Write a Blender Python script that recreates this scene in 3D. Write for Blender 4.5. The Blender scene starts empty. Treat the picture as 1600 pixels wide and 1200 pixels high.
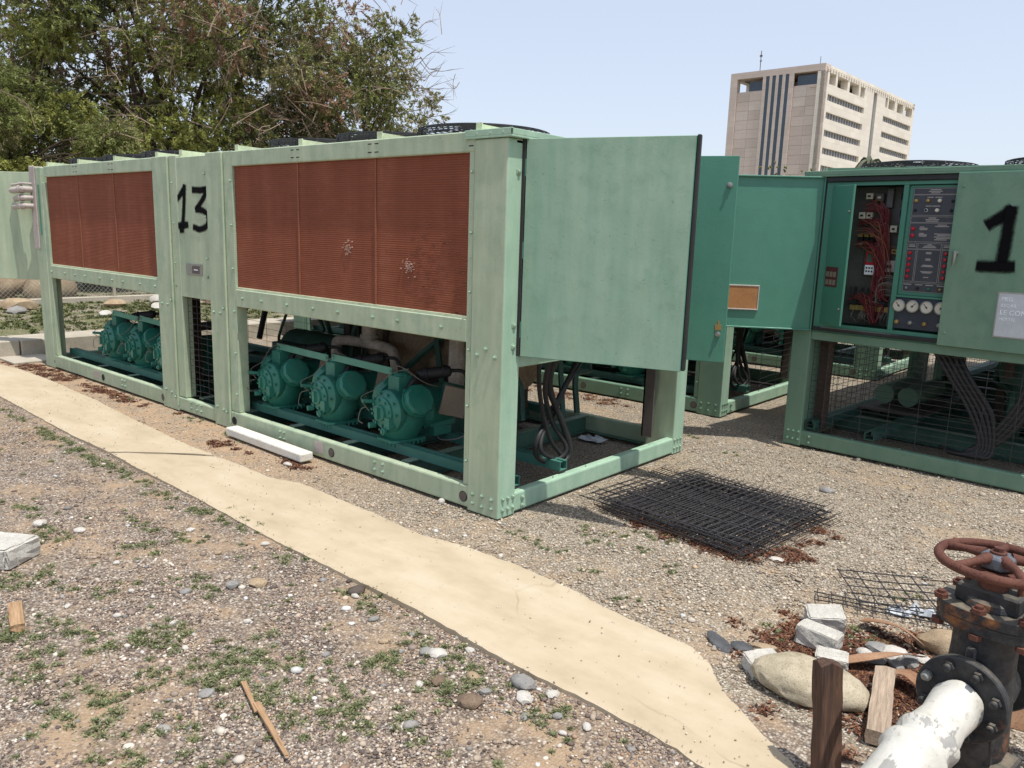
import bpy, bmesh, math, random
import numpy as np
from mathutils import Vector, Matrix
random.seed(7); rng = np.random.default_rng(11)
R = math.radians
sc = bpy.context.scene
# ------------------------------------------------------------------ camera, sky, sun, exposure
cam = bpy.data.cameras.new('camera'); co = bpy.data.objects.new('camera', cam); sc.collection.objects.link(co)
cam.sensor_width = 36; cam.lens = 1232.459 / 1600 * 36; cam.clip_start = .05; cam.clip_end = 2500
rx = Vector((0.75544998, 0.65446187, 0.03122458)); ux = Vector((-0.1454911, 0.12109365, 0.98192091)); fx = Vector((-0.6388487, 0.74633503, -0.18669857))
co.matrix_world = Matrix(((rx.x, ux.x, -fx.x, 2.849), (rx.y, ux.y, -fx.y, -3.237), (rx.z, ux.z, -fx.z, 1.62), (0, 0, 0, 1)))
sc.camera = co
SUN = Vector((.33, -.05, 1)).normalized()
w = bpy.data.worlds.new("World"); sc.world = w; w.use_nodes = True
nt = w.node_tree; bg = nt.nodes['Background']; sky = nt.nodes.new('ShaderNodeTexSky')
sky.sky_type = 'NISHITA'; sky.sun_disc = False; sky.sun_elevation = math.asin(SUN.z)
sky.sun_rotation = math.atan2(SUN.x, SUN.y); sky.air_density = 1.0; sky.dust_density = 1.6; sky.ozone_density = 1.5
hz = nt.nodes.new('ShaderNodeMix'); hz.data_type = 'RGBA'; hz.inputs[0].default_value = .62; hz.inputs[7].default_value = (3.95, 4.15, 4.7, 1)   # thin high haze
nt.links.new(sky.outputs[0], hz.inputs[6]); nt.links.new(hz.outputs[2], bg.inputs[0]); bg.inputs[1].default_value = .15
sl = bpy.data.lights.new('sun', 'SUN'); sl.energy = 3.6; sl.angle = R(.55); sl.color = (1, .955, .88)
so = bpy.data.objects.new('sun', sl); sc.collection.objects.link(so); so.rotation_euler = SUN.to_track_quat('Z', 'Y').to_euler(); so.location = (0, 0, 30)
sc.view_settings.view_transform = 'Standard'; sc.view_settings.look = 'None'; sc.view_settings.exposure = .42; sc.view_settings.gamma = 1
try: sc.view_settings.use_curve_mapping = False
except Exception: pass
sc.cycles.max_bounces = 8; sc.cycles.transparent_max_bounces = 12

# ------------------------------------------------------------------ mesh helpers
I4 = Matrix.Identity(4)
def TR(x=0, y=0, z=0, rz=0, rx=0, ry=0):
    return Matrix.Translation((x, y, z)) @ Matrix.Rotation(rz, 4, 'Z') @ Matrix.Rotation(ry, 4, 'Y') @ Matrix.Rotation(rx, 4, 'X')
class MB:
    def __init__(s): s.v = []; s.f = []
    def add(s, vs, fs, M=I4):
        o = len(s.v); s.v += [tuple(M @ Vector(p)) for p in vs]; s.f += [tuple(i + o for i in f) for f in fs]; return s
    def box(s, x0, x1, y0, y1, z0, z1, M=I4):
        vs = [(x, y, z) for z in (z0, z1) for y in (y0, y1) for x in (x0, x1)]
        return s.add(vs, [(0, 2, 3, 1), (4, 5, 7, 6), (0, 1, 5, 4), (2, 6, 7, 3), (0, 4, 6, 2), (1, 3, 7, 5)], M)
    def lathe(s, prof, n=16, M=I4, caps=True):
        vs = []; fs = []; k = len(prof)
        for r, z in prof: vs += [(r * math.cos(2 * math.pi * i / n), r * math.sin(2 * math.pi * i / n), z) for i in range(n)]
        for j in range(k - 1):
            for i in range(n): fs.append((j * n + i, j * n + (i + 1) % n, (j + 1) * n + (i + 1) % n, (j + 1) * n + i))
        if caps: fs.append(tuple(range(n))[::-1]); fs.append(tuple((k - 1) * n + i for i in range(n)))
        return s.add(vs, fs, M)
    def cyl(s, p0, p1, r, n=12, r1=None, M=I4):
        p0 = Vector(p0); p1 = Vector(p1); d = p1 - p0
        Q = Matrix.Translation(p0) @ d.to_track_quat('Z', 'Y').to_matrix().to_4x4()
        return s.lathe([(r, 0), (r if r1 is None else r1, d.length)], n, M @ Q)
    def tube(s, path, r, n=8, closed=False, M=I4):
        P = [Vector(p) for p in path]; k = len(P); vs = []; fs = []; up = None
        rs = r if isinstance(r, (list, tuple)) else [r] * k
        for i in range(k):
            a = P[(i - 1) % k] if (closed or i > 0) else P[0]; b = P[(i + 1) % k] if (closed or i < k - 1) else P[-1]
            t = (b - a).normalized()
            if up is None: up = t.orthogonal().normalized()
            up = (up - t * up.dot(t)); up = up.normalized() if up.length > 1e-6 else t.orthogonal().normalized()
            q = t.cross(up)
            for j in range(n):
                c = 2 * math.pi * j / n; vs.append(P[i] + (up * math.cos(c) + q * math.sin(c)) * rs[i])
        for i in range(k if closed else k - 1):
            for j in range(n):
                a = i * n + j; b = i * n + (j + 1) % n; c = ((i + 1) % k) * n + (j + 1) % n; d = ((i + 1) % k) * n + j
                fs.append((a, b, c, d))
        if not closed: fs.append(tuple(range(n))[::-1]); fs.append(tuple((k - 1) * n + j for j in range(n)))
        return s.add(vs, fs, M)
    def prism(s, pts, z0, z1, M=I4):
        n = len(pts); vs = [(x, y, z0) for x, y in pts] + [(x, y, z1) for x, y in pts]
        fs = [tuple(range(n))[::-1], tuple(range(n, 2 * n))] + [(i, (i + 1) % n, n + (i + 1) % n, n + i) for i in range(n)]
        return s.add(vs, fs, M)
    def build(s, name, m, parent=None, smooth=None, bevel=0, label=None, kind=None, seg=1):
        me = bpy.data.meshes.new(name); me.from_pydata(s.v, [], s.f); me.update()
        if m is not None: me.materials.append(m)
        if smooth: me.shade_smooth(); me.set_sharp_from_angle(angle=R(smooth))
        o = bpy.data.objects.new(name, me); sc.collection.objects.link(o)
        if parent is not None: o.parent = parent
        if bevel:
            b = o.modifiers.new('bevel', 'BEVEL'); b.width = bevel; b.segments = seg; b.limit_method = 'ANGLE'; b.angle_limit = R(50)
        if label: o['label'] = label
        if kind: o['kind'] = kind
        return o
def cr(pts, n=6):  # catmull-rom
    P = [Vector(p) for p in pts]; P = [2 * P[0] - P[1]] + P + [2 * P[-1] - P[-2]]; out = []
    for i in range(1, len(P) - 2):
        for k in range(n):
            t = k / n; a, b, c, d = P[i - 1], P[i], P[i + 1], P[i + 2]
            out.append(.5 * ((2 * b) + (c - a) * t + (2 * a - 5 * b + 4 * c - d) * t * t + (3 * b - a - 3 * c + d) * t ** 3))
    out.append(P[-2]); return out
def tag(o, label=None, cat=None, group=None, kind=None):
    if label: o['label'] = label
    if cat: o['category'] = cat
    if group: o['group'] = group
    if kind: o['kind'] = kind
    return o
def empty(name, loc=(0, 0, 0), rz=0, label=None, cat=None, group=None):
    o = bpy.data.objects.new(name, None); sc.collection.objects.link(o); o.location = loc; o.rotation_euler = (0, 0, rz); o.empty_display_size = .2
    return tag(o, label, cat, group)
def dup(o, parent, loc=None):
    c = o.copy(); sc.collection.objects.link(c); c.parent = parent
    if loc is not None: c.location = loc
    return c
def bigmesh(name, V, F, m, col=None, kind='stuff', parent=None, smooth=False):
    me = bpy.data.meshes.new(name); V = np.asarray(V, np.float32); F = np.asarray(F, np.int32); k = F.shape[1]
    me.vertices.add(len(V)); me.vertices.foreach_set('co', V.ravel())
    me.loops.add(F.size); me.loops.foreach_set('vertex_index', F.ravel())
    me.polygons.add(len(F)); me.polygons.foreach_set('loop_start', np.arange(0, F.size, k, dtype=np.int32))
    me.update(calc_edges=True)
    if col is not None:
        a = me.color_attributes.new('col', 'FLOAT_COLOR', 'POINT'); c = np.ones((len(V), 4), np.float32); c[:, :3] = col; a.data.foreach_set('color', c.ravel())
    if smooth: me.shade_smooth()
    me.materials.append(m)
    o = bpy.data.objects.new(name, me); sc.collection.objects.link(o)
    if parent: o.parent = parent
    if kind: o['kind'] = kind
    return o

# ------------------------------------------------------------------ material helpers
class NT:
    def __init__(s, name):
        s.m = bpy.data.materials.new(name); s.m.use_nodes = True; s.t = s.m.node_tree; s.b = s.t.nodes['Principled BSDF']
    def n(s, ty, **k):
        x = s.t.nodes.new(ty)
        for a, v in k.items():
            if a in ('operation', 'blend_type', 'data_type', 'feature', 'interpolation_type', 'noise_dimensions', 'vector_type', 'layer_name', 'attribute_name', 'wave_type', 'bands_direction', 'distance', 'wave_profile', 'clamp', 'invert'): setattr(x, a, v)
            else: s.set(x, a, v)
        return x
    def set(s, x, a, v):
        i = x.inputs[int(a[1:])] if a[0] == 'i' and a[1:].isdigit() else x.inputs[a]
        if isinstance(v, bpy.types.NodeSocket): s.t.links.new(v, i)
        else:
            if isinstance(v, tuple) and len(v) == 3 and len(i.default_value) == 4: v = (*v, 1)
            i.default_value = v
    def obj(s, scale=(1, 1, 1), wobj=True):
        c = s.n('ShaderNodeTexCoord'); mp = s.n('ShaderNodeMapping', Scale=scale); s.t.links.new(c.outputs['Object'], mp.inputs[0]); return mp.outputs[0]
    def noise(s, vec, scale, detail=4, rough=.55):
        return s.n('ShaderNodeTexNoise', Vector=vec, Scale=scale, Detail=detail, Roughness=rough).outputs[0]
    def ramp(s, fac, stops):
        r = s.n('ShaderNodeValToRGB'); s.t.links.new(fac, r.inputs[0]); e = r.color_ramp.elements
        while len(e) > 1: e.remove(e[0])
        e[0].position = stops[0][0]; e[0].color = s.c4(stops[0][1])
        for p, c in stops[1:]:
            q = e.new(p); q.color = s.c4(c)
        return r.outputs[0]
    def c4(s, c): return (c, c, c, 1) if not isinstance(c, tuple) else (*c, 1)
    def mix(s, f, a, b, bt='MIX'):
        x = s.n('ShaderNodeMix', data_type='RGBA', blend_type=bt)
        s.set(x, 'i0', f); s.set(x, 'i6', a if isinstance(a, bpy.types.NodeSocket) else (*a, 1)); s.set(x, 'i7', b if isinstance(b, bpy.types.NodeSocket) else (*b, 1)); return x.outputs[2]
    def math(s, op, a, b=0.0, c=0.0): return s.n('ShaderNodeMath', operation=op, i0=a, i1=b, i2=c).outputs[0]
    def bump(s, h, d=.01, st=.5):
        b = s.n('ShaderNodeBump', Height=h, Distance=d, Strength=st); s.t.links.new(b.outputs[0], s.b.inputs['Normal']); return b
    def fin(s, col, rough=.6, metal=0.0, spec=.5):
        s.set(s.b, 'Base Color', col if isinstance(col, bpy.types.NodeSocket) else (*col, 1)); s.set(s.b, 'Roughness', rough); s.set(s.b, 'Metallic', metal); s.set(s.b, 'Specular IOR Level', spec); return s.m
def plain(name, c, rough=.6, metal=0.0, var=.25, scale=6.0, bump=0.0, spec=.5):
    t = NT(name); v = t.obj(); n = t.noise(v, scale); n2 = t.noise(v, scale * 9, 3)
    f = t.math('ADD', t.math('MULTIPLY', n, .6), t.math('MULTIPLY', n2, .4))
    lo = tuple(x * (1 - var) for x in c); hi = tuple(min(1, x * (1 + var)) for x in c)
    if bump: t.bump(n2, bump, .6)
    return t.fin(t.ramp(f, [(.32, lo), (.68, hi)]), rough, metal, spec)
def paint(name, base, faded, fresh, rough=.55, streak=.6, fade=.55, fres=.4, dirt=.35, grime=(.12, .12, .09)):
    """Old sheet-metal paint: chalky fading in vertical runs, patches of the fresher coat, dust specks, scratches."""
    t = NT(name); v = t.obj((7, 7, 1.1)); v1 = t.obj()
    runs = t.noise(v, 1.6, 5, .6); big = t.noise(v1, 1.3, 4, .6); fine = t.noise(v1, 60, 3); mid = t.noise(v1, 9, 5, .65)
    f = t.math('ADD', t.math('MULTIPLY', runs, streak), t.math('MULTIPLY', big, 1 - streak))
    c = t.ramp(f, [(.36, base), (.36 + .3 * (1.35 - fade), faded)])
    pm = t.ramp(t.math('ADD', t.math('MULTIPLY', big, .6), t.math('MULTIPLY', mid, .4)), [(.56 - .1 * fres, 0.0), (.66, fres)])
    c = t.mix(pm, c, fresh)
    gm = t.ramp(t.math('ADD', t.math('MULTIPLY', mid, .65), t.math('MULTIPLY', fine, .35)), [(.54, 0.0), (.74, dirt)])
    c = t.mix(gm, c, grime)
    sp = t.ramp(fine, [(.28, 1.0), (.33, 0.0)]); c = t.mix(t.math('MULTIPLY', sp, .35), c, (.05, .06, .04))
    t.bump(t.math('ADD', t.math('ADD', mid, t.math('MULTIPLY', fine, .3)), t.math('MULTIPLY', t.noise(v1, 2.2, 2), 5.0)), .003, .45)
    return t.fin(c, t.ramp(mid, [(.3, rough - .08), (.7, rough + .12)]), 0, .35)

M = {}
M['front'] = paint('faded_green_paint', (.30, .38, .265), (.42, .49, .345), (.17, .31, .225), fade=.6, fres=.5, dirt=.22, grime=(.26, .27, .17))
M['end'] = paint('chalky_green_paint', (.27, .42, .31), (.36, .51, .38), (.16, .33, .25), fade=.6, fres=.45, dirt=.18, grime=(.22, .24, .17))
M['door'] = paint('door_green_paint', (.20, .335, .25), (.29, .41, .31), (.13, .28, .20), streak=.55, fade=.5, fres=.5, dirt=.3, grime=(.17, .19, .13))
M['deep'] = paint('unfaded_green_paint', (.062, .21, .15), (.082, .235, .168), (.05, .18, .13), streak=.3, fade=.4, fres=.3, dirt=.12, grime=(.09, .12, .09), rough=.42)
M['green2'] = paint('darker_green_paint', (.13, .235, .165), (.165, .265, .185), (.085, .20, .14), streak=.6, fade=.5, fres=.5, dirt=.2, grime=(.12, .13, .09))  # darker paint of number one; puts shade into the rear chillers' fronts
M['crossgreen'] = plain('base_frame_green', (.06, .135, .10), .55, var=.3); M['paleflange'] = plain('pale_flange_top', (.20, .27, .20), .6, var=.4)  # paler green strips for the cross member tops
M['inner'] = plain('dark_green_inner_steel', (.035, .10, .075), .55, var=.35)
M['comp'] = paint('compressor_green', (.015, .135, .098), (.05, .22, .165), (.010, .095, .07), streak=.2, fade=.5, fres=.6, dirt=.55, grime=(.10, .17, .13), rough=.34)
M['compdust'] = paint('dusty_compressor_green', (.07, .22, .165), (.10, .27, .20), (.04, .17, .13), streak=.2, dirt=.5, grime=(.12, .16, .12))
M['tube'] = paint('rail_green', (.03, .125, .098), (.055, .17, .135), (.02, .10, .08), streak=.2, dirt=.4, grime=(.12, .13, .10))
M['brown'] = plain('brown_primer_steel', (.075, .05, .04), .7)
M['primer'] = plain('grey_brown_steel', (.10, .08, .072), .6)
M['black'] = plain('black_rubber', (.018, .018, .019), .6, var=.4)
M['wire'] = plain('dark_wire', (.05, .048, .052), .5, .3, var=.5, scale=30)
M['wirerust'] = plain('rusty_wire', (.06, .035, .026), .7, .2, var=.5, scale=30)
M['guard'] = plain('black_fan_wire', (.022, .022, .024), .45, .2)
M['steel'] = plain('dull_steel', (.30, .31, .29), .4, .7)
M['bolt'] = plain('green_bolt', (.30, .42, .31), .45, .2)
M['paleedge'] = plain('pale_green_edge', (.55, .62, .42), .7)  # pale green: sunlit look of the roof dividers put into the colour
M['tan'] = plain('tan_insulation', (.30, .215, .135), .85, var=.45, scale=4, bump=.01)
M['wrap'] = plain('stained_pipe_wrap', (.48, .42, .35), .9, var=.5, scale=12, bump=.01)
M['conduit'] = plain('pinkish_grey_conduit', (.42, .37, .34), .6, var=.2)
M['terminal'] = plain('grey_brown_cover', (.21, .17, .13), .6, var=.15)
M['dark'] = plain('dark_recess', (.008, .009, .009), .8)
M['cabin'] = plain('cabinet_back_plate', (.075, .075, .068), .55)
M['cream'] = plain('cream_plastic', (.52, .48, .38), .5, var=.15)
M['brass'] = plain('old_brass', (.38, .26, .10), .4, .6)
M['redbutton'] = plain('red_lamp_lens', (.45, .015, .03), .25, var=.15)
M['redwire'] = plain('red_wire', (.14, .016, .024), .5, var=.35, scale=20)
M['pinkwire'] = plain('pale_red_wire', (.20, .055, .05), .5, var=.3, scale=20)
M['orangewire'] = plain('orange_wire', (.24, .09, .045), .5)
M['greywire'] = plain('grey_wire', (.15, .13, .11), .5)
M['panelblue'] = plain('dark_blue_control_plate', (.032, .038, .055), .5, var=.2)
M['panelgrey'] = plain('dark_grey_legend_plate', (.045, .048, .058), .5, var=.25)
M['legend'] = plain('pale_legend_print', (.34, .31, .29), .6, var=.1)
M['white'] = plain('white_print', (.78, .82, .86), .6, var=.06)
M['offwhite'] = plain('grey_white_sign', (.50, .53, .56), .55, var=.08)
M['redlabel'] = plain('dark_red_label', (.10, .014, .022), .5, var=.2)
M['orangeplate'] = plain('orange_brown_pocket', (.36, .165, .055), .6, var=.2)
M['gaugeface'] = plain('gauge_face', (.60, .57, .48), .4, var=.08)
M['motor'] = plain('grey_motor', (.12, .12, .12), .6)

# coil: fine horizontal fins, sun-bleached vertical bands, bent patches
def coil_mat():
    t = NT('brown_coil_fins'); v = t.obj(); s = t.n('ShaderNodeSeparateXYZ', Vector=v)
    z = s.outputs[2]
    w1 = t.math('SINE', t.math('MULTIPLY', z, 2 * math.pi / .0135)); w2 = t.math('SINE', t.math('MULTIPLY', z, 2 * math.pi / .031))
    vs = t.obj((2.2, 1, .35)); band = t.noise(vs, 2.4, 4, .6); blotch = t.noise(t.obj((1, 1, 4)), 5, 5, .7)
    f = t.math('ADD', t.math('MULTIPLY', band, .6), t.math('MULTIPLY', blotch, .4))
    c = t.ramp(f, [(.35, (.185, .058, .032)), (.52, (.225, .072, .040)), (.7, (.27, .098, .058))])
    ln = t.ramp(t.math('ADD', t.math('MULTIPLY', w1, .35), .5), [(.2, (.80, .79, .79)), (.8, (1.12, 1.12, 1.12))])
    c = t.mix(1.0, c, ln, 'MULTIPLY')
    sc_ = t.noise(t.obj((2, 1, 30)), 6, 4, .8); m2 = t.ramp(sc_, [(.66, 0.0), (.72, .45)]); c = t.mix(m2, c, (.27, .13, .10))
    dots = t.ramp(t.n('ShaderNodeTexVoronoi', Vector=v, Scale=11.0).outputs['Distance'], [(.03, .8), (.055, 0.0)]); c = t.mix(dots, c, (.34, .18, .13))
    t.bump(t.math('ADD', w1, t.math('MULTIPLY', w2, .2)), .002, .5)
    return t.fin(c, .75, 0, .15)
M['coil'] = coil_mat()
M['copper'] = plain('rust_orange_coil_strip', (.24, .085, .04), .7)
M['bentfin'] = plain('bent_pale_fins', (.50, .30, .23), .7, var=.45, scale=30, bump=.004)
def spray():
    t = NT('black_spray_paint'); uv = t.n('ShaderNodeUVMap'); s = t.n('ShaderNodeSeparateXYZ', Vector=uv.outputs[0])
    d = t.math('ABSOLUTE', t.math('SUBTRACT', s.outputs[1], .5)); nz = t.noise(t.obj(), 90, 4, .7); n2 = t.noise(t.obj(), 14, 3)
    d2 = t.math('ADD', d, t.math('MULTIPLY', t.math('SUBTRACT', nz, .5), .22)); d2 = t.math('ADD', d2, t.math('MULTIPLY', t.math('SUBTRACT', n2, .5), .15))
    e = t.math('ADD', t.math('ABSOLUTE', t.math('SUBTRACT', s.outputs[0], .5)), t.math('MULTIPLY', nz, .02))
    a = t.ramp(d2, [(.20, 1.0), (.40, 0.0)]); a = t.math('MULTIPLY', a, t.ramp(e, [(.46, 1.0), (.51, 0.0)]))
    t.set(t.b, 'Alpha', a); return t.fin((.006, .006, .007), .95, 0, .08)
M['spray'] = spray()
def ribbon(name, strokes, w, parent, plane, mat, wob=.0):
    """flat painted strokes lying on a surface; plane(u,z,off)->3d point"""
    me = bpy.data.meshes.new(name); vs = []; fs = []; uvs = []; off = 0
    for si, st in enumerate(strokes):
        P = cr([(a, b, 0) for a, b in st], 6)
        a, b = (P[0] - P[1]).normalized() * w * .55, (P[-1] - P[-2]).normalized() * w * .55
        P = [P[0] + a] + P + [P[-1] + b]; k = len(P); o = len(vs)
        L = [0]
        for i in range(1, k): L.append(L[-1] + (P[i] - P[i - 1]).length)
        for i in range(k):
            t = (P[min(i + 1, k - 1)] - P[max(i - 1, 0)]).normalized(); q = Vector((-t.y, t.x, 0)) * w
            for sgn in (-1, 1): pp = P[i] + q * sgn; vs.append(plane(pp.x, pp.y, .0015 + si * .0012)); uvs.append((.04 + .92 * L[i] / L[-1] if 0 < i < k - 1 else (0. if i == 0 else 1.), (sgn + 1) / 2))
        for i in range(k - 1): fs.append((o + 2 * i, o + 2 * i + 1, o + 2 * i + 3, o + 2 * i + 2))
    me.from_pydata(vs, [], fs); u = me.uv_layers.new(name='UVMap')
    for l in me.loops: u.data[l.index].uv = uvs[l.vertex_index]
    me.materials.append(mat); ob = bpy.data.objects.new(name, me); sc.collection.objects.link(ob); ob.parent = parent; return ob
def text(name, s, size, M4, m, parent, ext=.0006):
    cu = bpy.data.curves.new(name, 'FONT'); cu.body = s; cu.size = size; cu.extrude = ext; cu.align_x = 'LEFT'; cu.materials.append(m)
    o = bpy.data.objects.new(name, cu); sc.collection.objects.link(o); dg = bpy.context.evaluated_depsgraph_get(); me = bpy.data.meshes.new_from_object(o.evaluated_get(dg)); bpy.data.objects.remove(o)
    o = bpy.data.objects.new(name, me); sc.collection.objects.link(o); o.parent = parent; o.matrix_local = M4; return o

# ------------------------------------------------------------------ ground
def ground_mat():
    t = NT('gravel_ground'); v = t.obj(); s = t.n('ShaderNodeSeparateXYZ', Vector=v); x, y = s.outputs[0], s.outputs[1]
    def cells(scale, stops):
        vo = t.n('ShaderNodeTexVoronoi', Vector=v, Scale=scale); cc = t.n('ShaderNodeSeparateColor', Color=vo.outputs['Color'])
        c = t.ramp(cc.outputs[0], stops); e = t.ramp(vo.outputs['Distance'], [(.25, 1.0), (.75, .45)]); return t.mix(1.0, c, e, 'MULTIPLY'), vo.outputs['Distance']
    A1, dA = cells(95, [(0, (.15, .12, .10)), (.3, (.24, .19, .155)), (.55, (.32, .26, .205)), (.8, (.40, .33, .26)), (.93, (.55, .50, .43))])
    C1, dC = cells(130, [(0, (.17, .14, .105)), (.3, (.29, .24, .18)), (.6, (.38, .32, .245)), (.85, (.47, .41, .325)), (.95, (.62, .57, .49))])
    big = t.noise(v, .9, 5, .6); mid = t.noise(v, 5, 6, .65); fine = t.noise(v, 160, 3)
    sand = t.ramp(t.math('ADD', t.math('MULTIPLY', fine, .5), t.math('MULTIPLY', mid, .5)), [(.3, (.27, .19, .12)), (.7, (.40, .29, .19))])
    pm = t.ramp(t.math('ADD', t.math('MULTIPLY', big, .5), t.math('MULTIPLY', mid, .5)), [(.46, 0.0), (.58, .85)])
    A = t.mix(pm, A1, sand)
    C = t.mix(t.ramp(t.math('ADD', t.math('MULTIPLY', big, .55), t.math('MULTIPLY', mid, .45)), [(.5, 0.0), (.62, .7)]), C1, t.mix(.5, sand, (.36, .27, .18)))
    # sandy strip between footpath and the chillers
    m1 = t.math('MULTIPLY', t.ramp(t.math('ADD', t.math('MULTIPLY', x, -1.0), t.math('MULTIPLY', mid, 1.2)), [(.0, 0.0), (1.0, 1.0)]), t.math('LESS_THAN', y, .02))
    m1 = t.n('ShaderNodeClamp', Value=t.math('MULTIPLY', t.math('SUBTRACT', t.math('ADD', t.math('MULTIPLY', x, -1.0), t.math('MULTIPLY', mid, 2.2)), 1.6), .7)).outputs[0]
    m1 = t.math('MULTIPLY', m1, t.math('LESS_THAN', y, .03))
    strip = t.mix(t.ramp(mid, [(.35, .85), (.6, .35)]), C1, (.42, .285, .175))
    C = t.mix(m1, C, strip)
    # far terrace tufts read as green-brown
    far = t.math('LESS_THAN', x, -7.7)
    G = t.mix(t.ramp(t.noise(v, 1.6, 6, .7), [(.42, 0.0), (.56, .8)]), C1, t.mix(t.noise(v, 30, 4), (.08, .10, .035), (.15, .155, .065)))
    C = t.mix(far, C, G)
    col = t.mix(t.math('LESS_THAN', y, -.7), C, A)
    h = t.math('ADD', t.math('MULTIPLY', t.math('SUBTRACT', 1.0, dA), .6), t.math('MULTIPLY', mid, 1.5)); t.bump(h, .012, .8)
    return t.fin(col, .95, 0, .15)
M['ground'] = ground_mat()
def gz(x, y): return .005 * math.sin(x * 1.7 + .5) * math.sin(y * 1.3) - .007
def gzn(x, y): return .005 * np.sin(x * 1.7 + .5) * np.sin(y * 1.3) - .007
def ground():
    xs = np.concatenate([np.array([-900, -300, -100, -40, -20, -12]), np.arange(-9, 5.01, .1), np.array([6, 8, 12, 20, 60, 200, 900])])
    ys = np.concatenate([np.array([-900, -200, -40, -12, -6]), np.arange(-4.4, 8.01, .1), np.array([9, 12, 20, 50, 120, 400, 1200])])
    X, Y = np.meshgrid(xs, ys); n = rng.normal(0, .0018, X.shape)
    Z = gzn(X, Y) + n; Z[(np.abs(X) > 10) | (Y > 8.5) | (Y < -4.5)] = -.02
    V = np.stack([X, Y, Z], -1).reshape(-1, 3); nx, ny = len(xs), len(ys)
    i = (np.arange(ny - 1)[:, None] * nx + np.arange(nx - 1)[None]).ravel(); F = np.stack([i, i + 1, i + nx + 1, i + nx], -1)
    bigmesh('ground', V, F, M['ground'], kind='structure', smooth=True)
ground()
# raised terrace with its kerb beyond the left end of the chillers
M['kerb'] = plain('pale_concrete_kerb', (.40, .36, .29), .85, var=.2, scale=5, bump=.004)
mb = MB(); mb.box(-60, -8.12, -8, 40, -.1, .175); tag(mb.build('terrace', M['ground']), kind='structure')
mb = MB(); mb.box(-8.11, -7.63, -6, 14, -.08, .0); kb = tag(mb.build('kerb', M['kerb']), kind='structure')
for k in range(10):
    mb = MB(); mb.box(-8.12, -7.62, -6 + 2 * k, -4.015 + 2 * k, -.06, .2); mb.build('kerb_stone', M['kerb'], kb, bevel=.012)

def concrete():
    t = NT('dusty_concrete'); v = t.obj(); a = t.noise(t.obj((1, 3, 1)), 1.5, 6, .6); b = t.noise(v, 40, 4); m = t.noise(v, 6, 5, .65)
    f = t.math('ADD', t.math('MULTIPLY', a, .65), t.math('MULTIPLY', m, .35))
    c = t.ramp(f, [(.3, (.36, .295, .20)), (.48, (.44, .365, .255)), (.6, (.485, .41, .30)), (.75, (.53, .47, .37))])
    c = t.mix(t.ramp(m, [(.56, 0.0), (.8, .4)]), c, (.36, .29, .20)); c = t.mix(t.ramp(b, [(.25, .5), (.33, 0.0)]), c, (.28, .22, .15))
    cr_ = t.n('ShaderNodeTexVoronoi', feature='DISTANCE_TO_EDGE', Vector=t.n('ShaderNodeMix', data_type='VECTOR', i0=.12, i4=v, i5=t.n('ShaderNodeTexNoise', Vector=v, Scale=3.0, Detail=5.0).outputs['Color']).outputs[1], Scale=.75)
    cm = t.math('MULTIPLY', t.ramp(cr_.outputs[0], [(.0, 1.0), (.0022, 0.0)]), t.ramp(t.noise(v, 1.7, 2), [(.54, 0.0), (.62, .4)]))
    c = t.mix(cm, c, (.20, .15, .10))
    t.bump(t.math('ADD', t.math('MULTIPLY', m, .8), t.math('MULTIPLY', b, .25)), .004, .5); return t.fin(c, .88, 0, .25)
M['concrete'] = concrete()
NEAR = [(-11, -.86), (-7.3, -.88), (-5.311, -0.924), (-4.107, -0.963), (-3.46, -0.985), (-2.854, -0.986), (-2.366, -1.013), (-1.846, -1.022), (-1.438, -1.031), (-1.001, -1.053), (-0.562, -1.068), (-0.004, -1.073), (0.463, -1.075), (0.857, -1.108), (1.134, -1.122), (1.397, -1.118), (1.692, -1.126), (1.799, -1.136), (1.894, -1.157), (2.5, -1.23), (3.4, -1.32)]
FAR = [(-11, -.40), (-7.176, -0.366), (-6.65, -0.31), (-5.778, -0.305), (-4.662, -0.342), (-3.955, -0.405), (-3.442, -0.448), (-3.017, -0.469), (-2.613, -0.496), (-2.231, -0.484), (-1.926, -0.479), (-1.591, -0.483), (-1.319, -0.412), (-0.855, -0.427), (-0.467, -0.449), (-0.148, -0.471), (0.099, -0.425), (0.313, -0.413), (0.458, -0.391), (0.836, -0.425), (1.023, -0.46), (1.254, -0.482), (1.509, -0.509), (1.634, -0.582), (1.733, -0.7), (1.928, -0.833), (2.109, -0.954), (2.4, -1.12), (3.4, -1.25)]
def interp(pl, x): return float(np.interp(x, [p[0] for p in pl], [p[1] for p in pl]))
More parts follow.
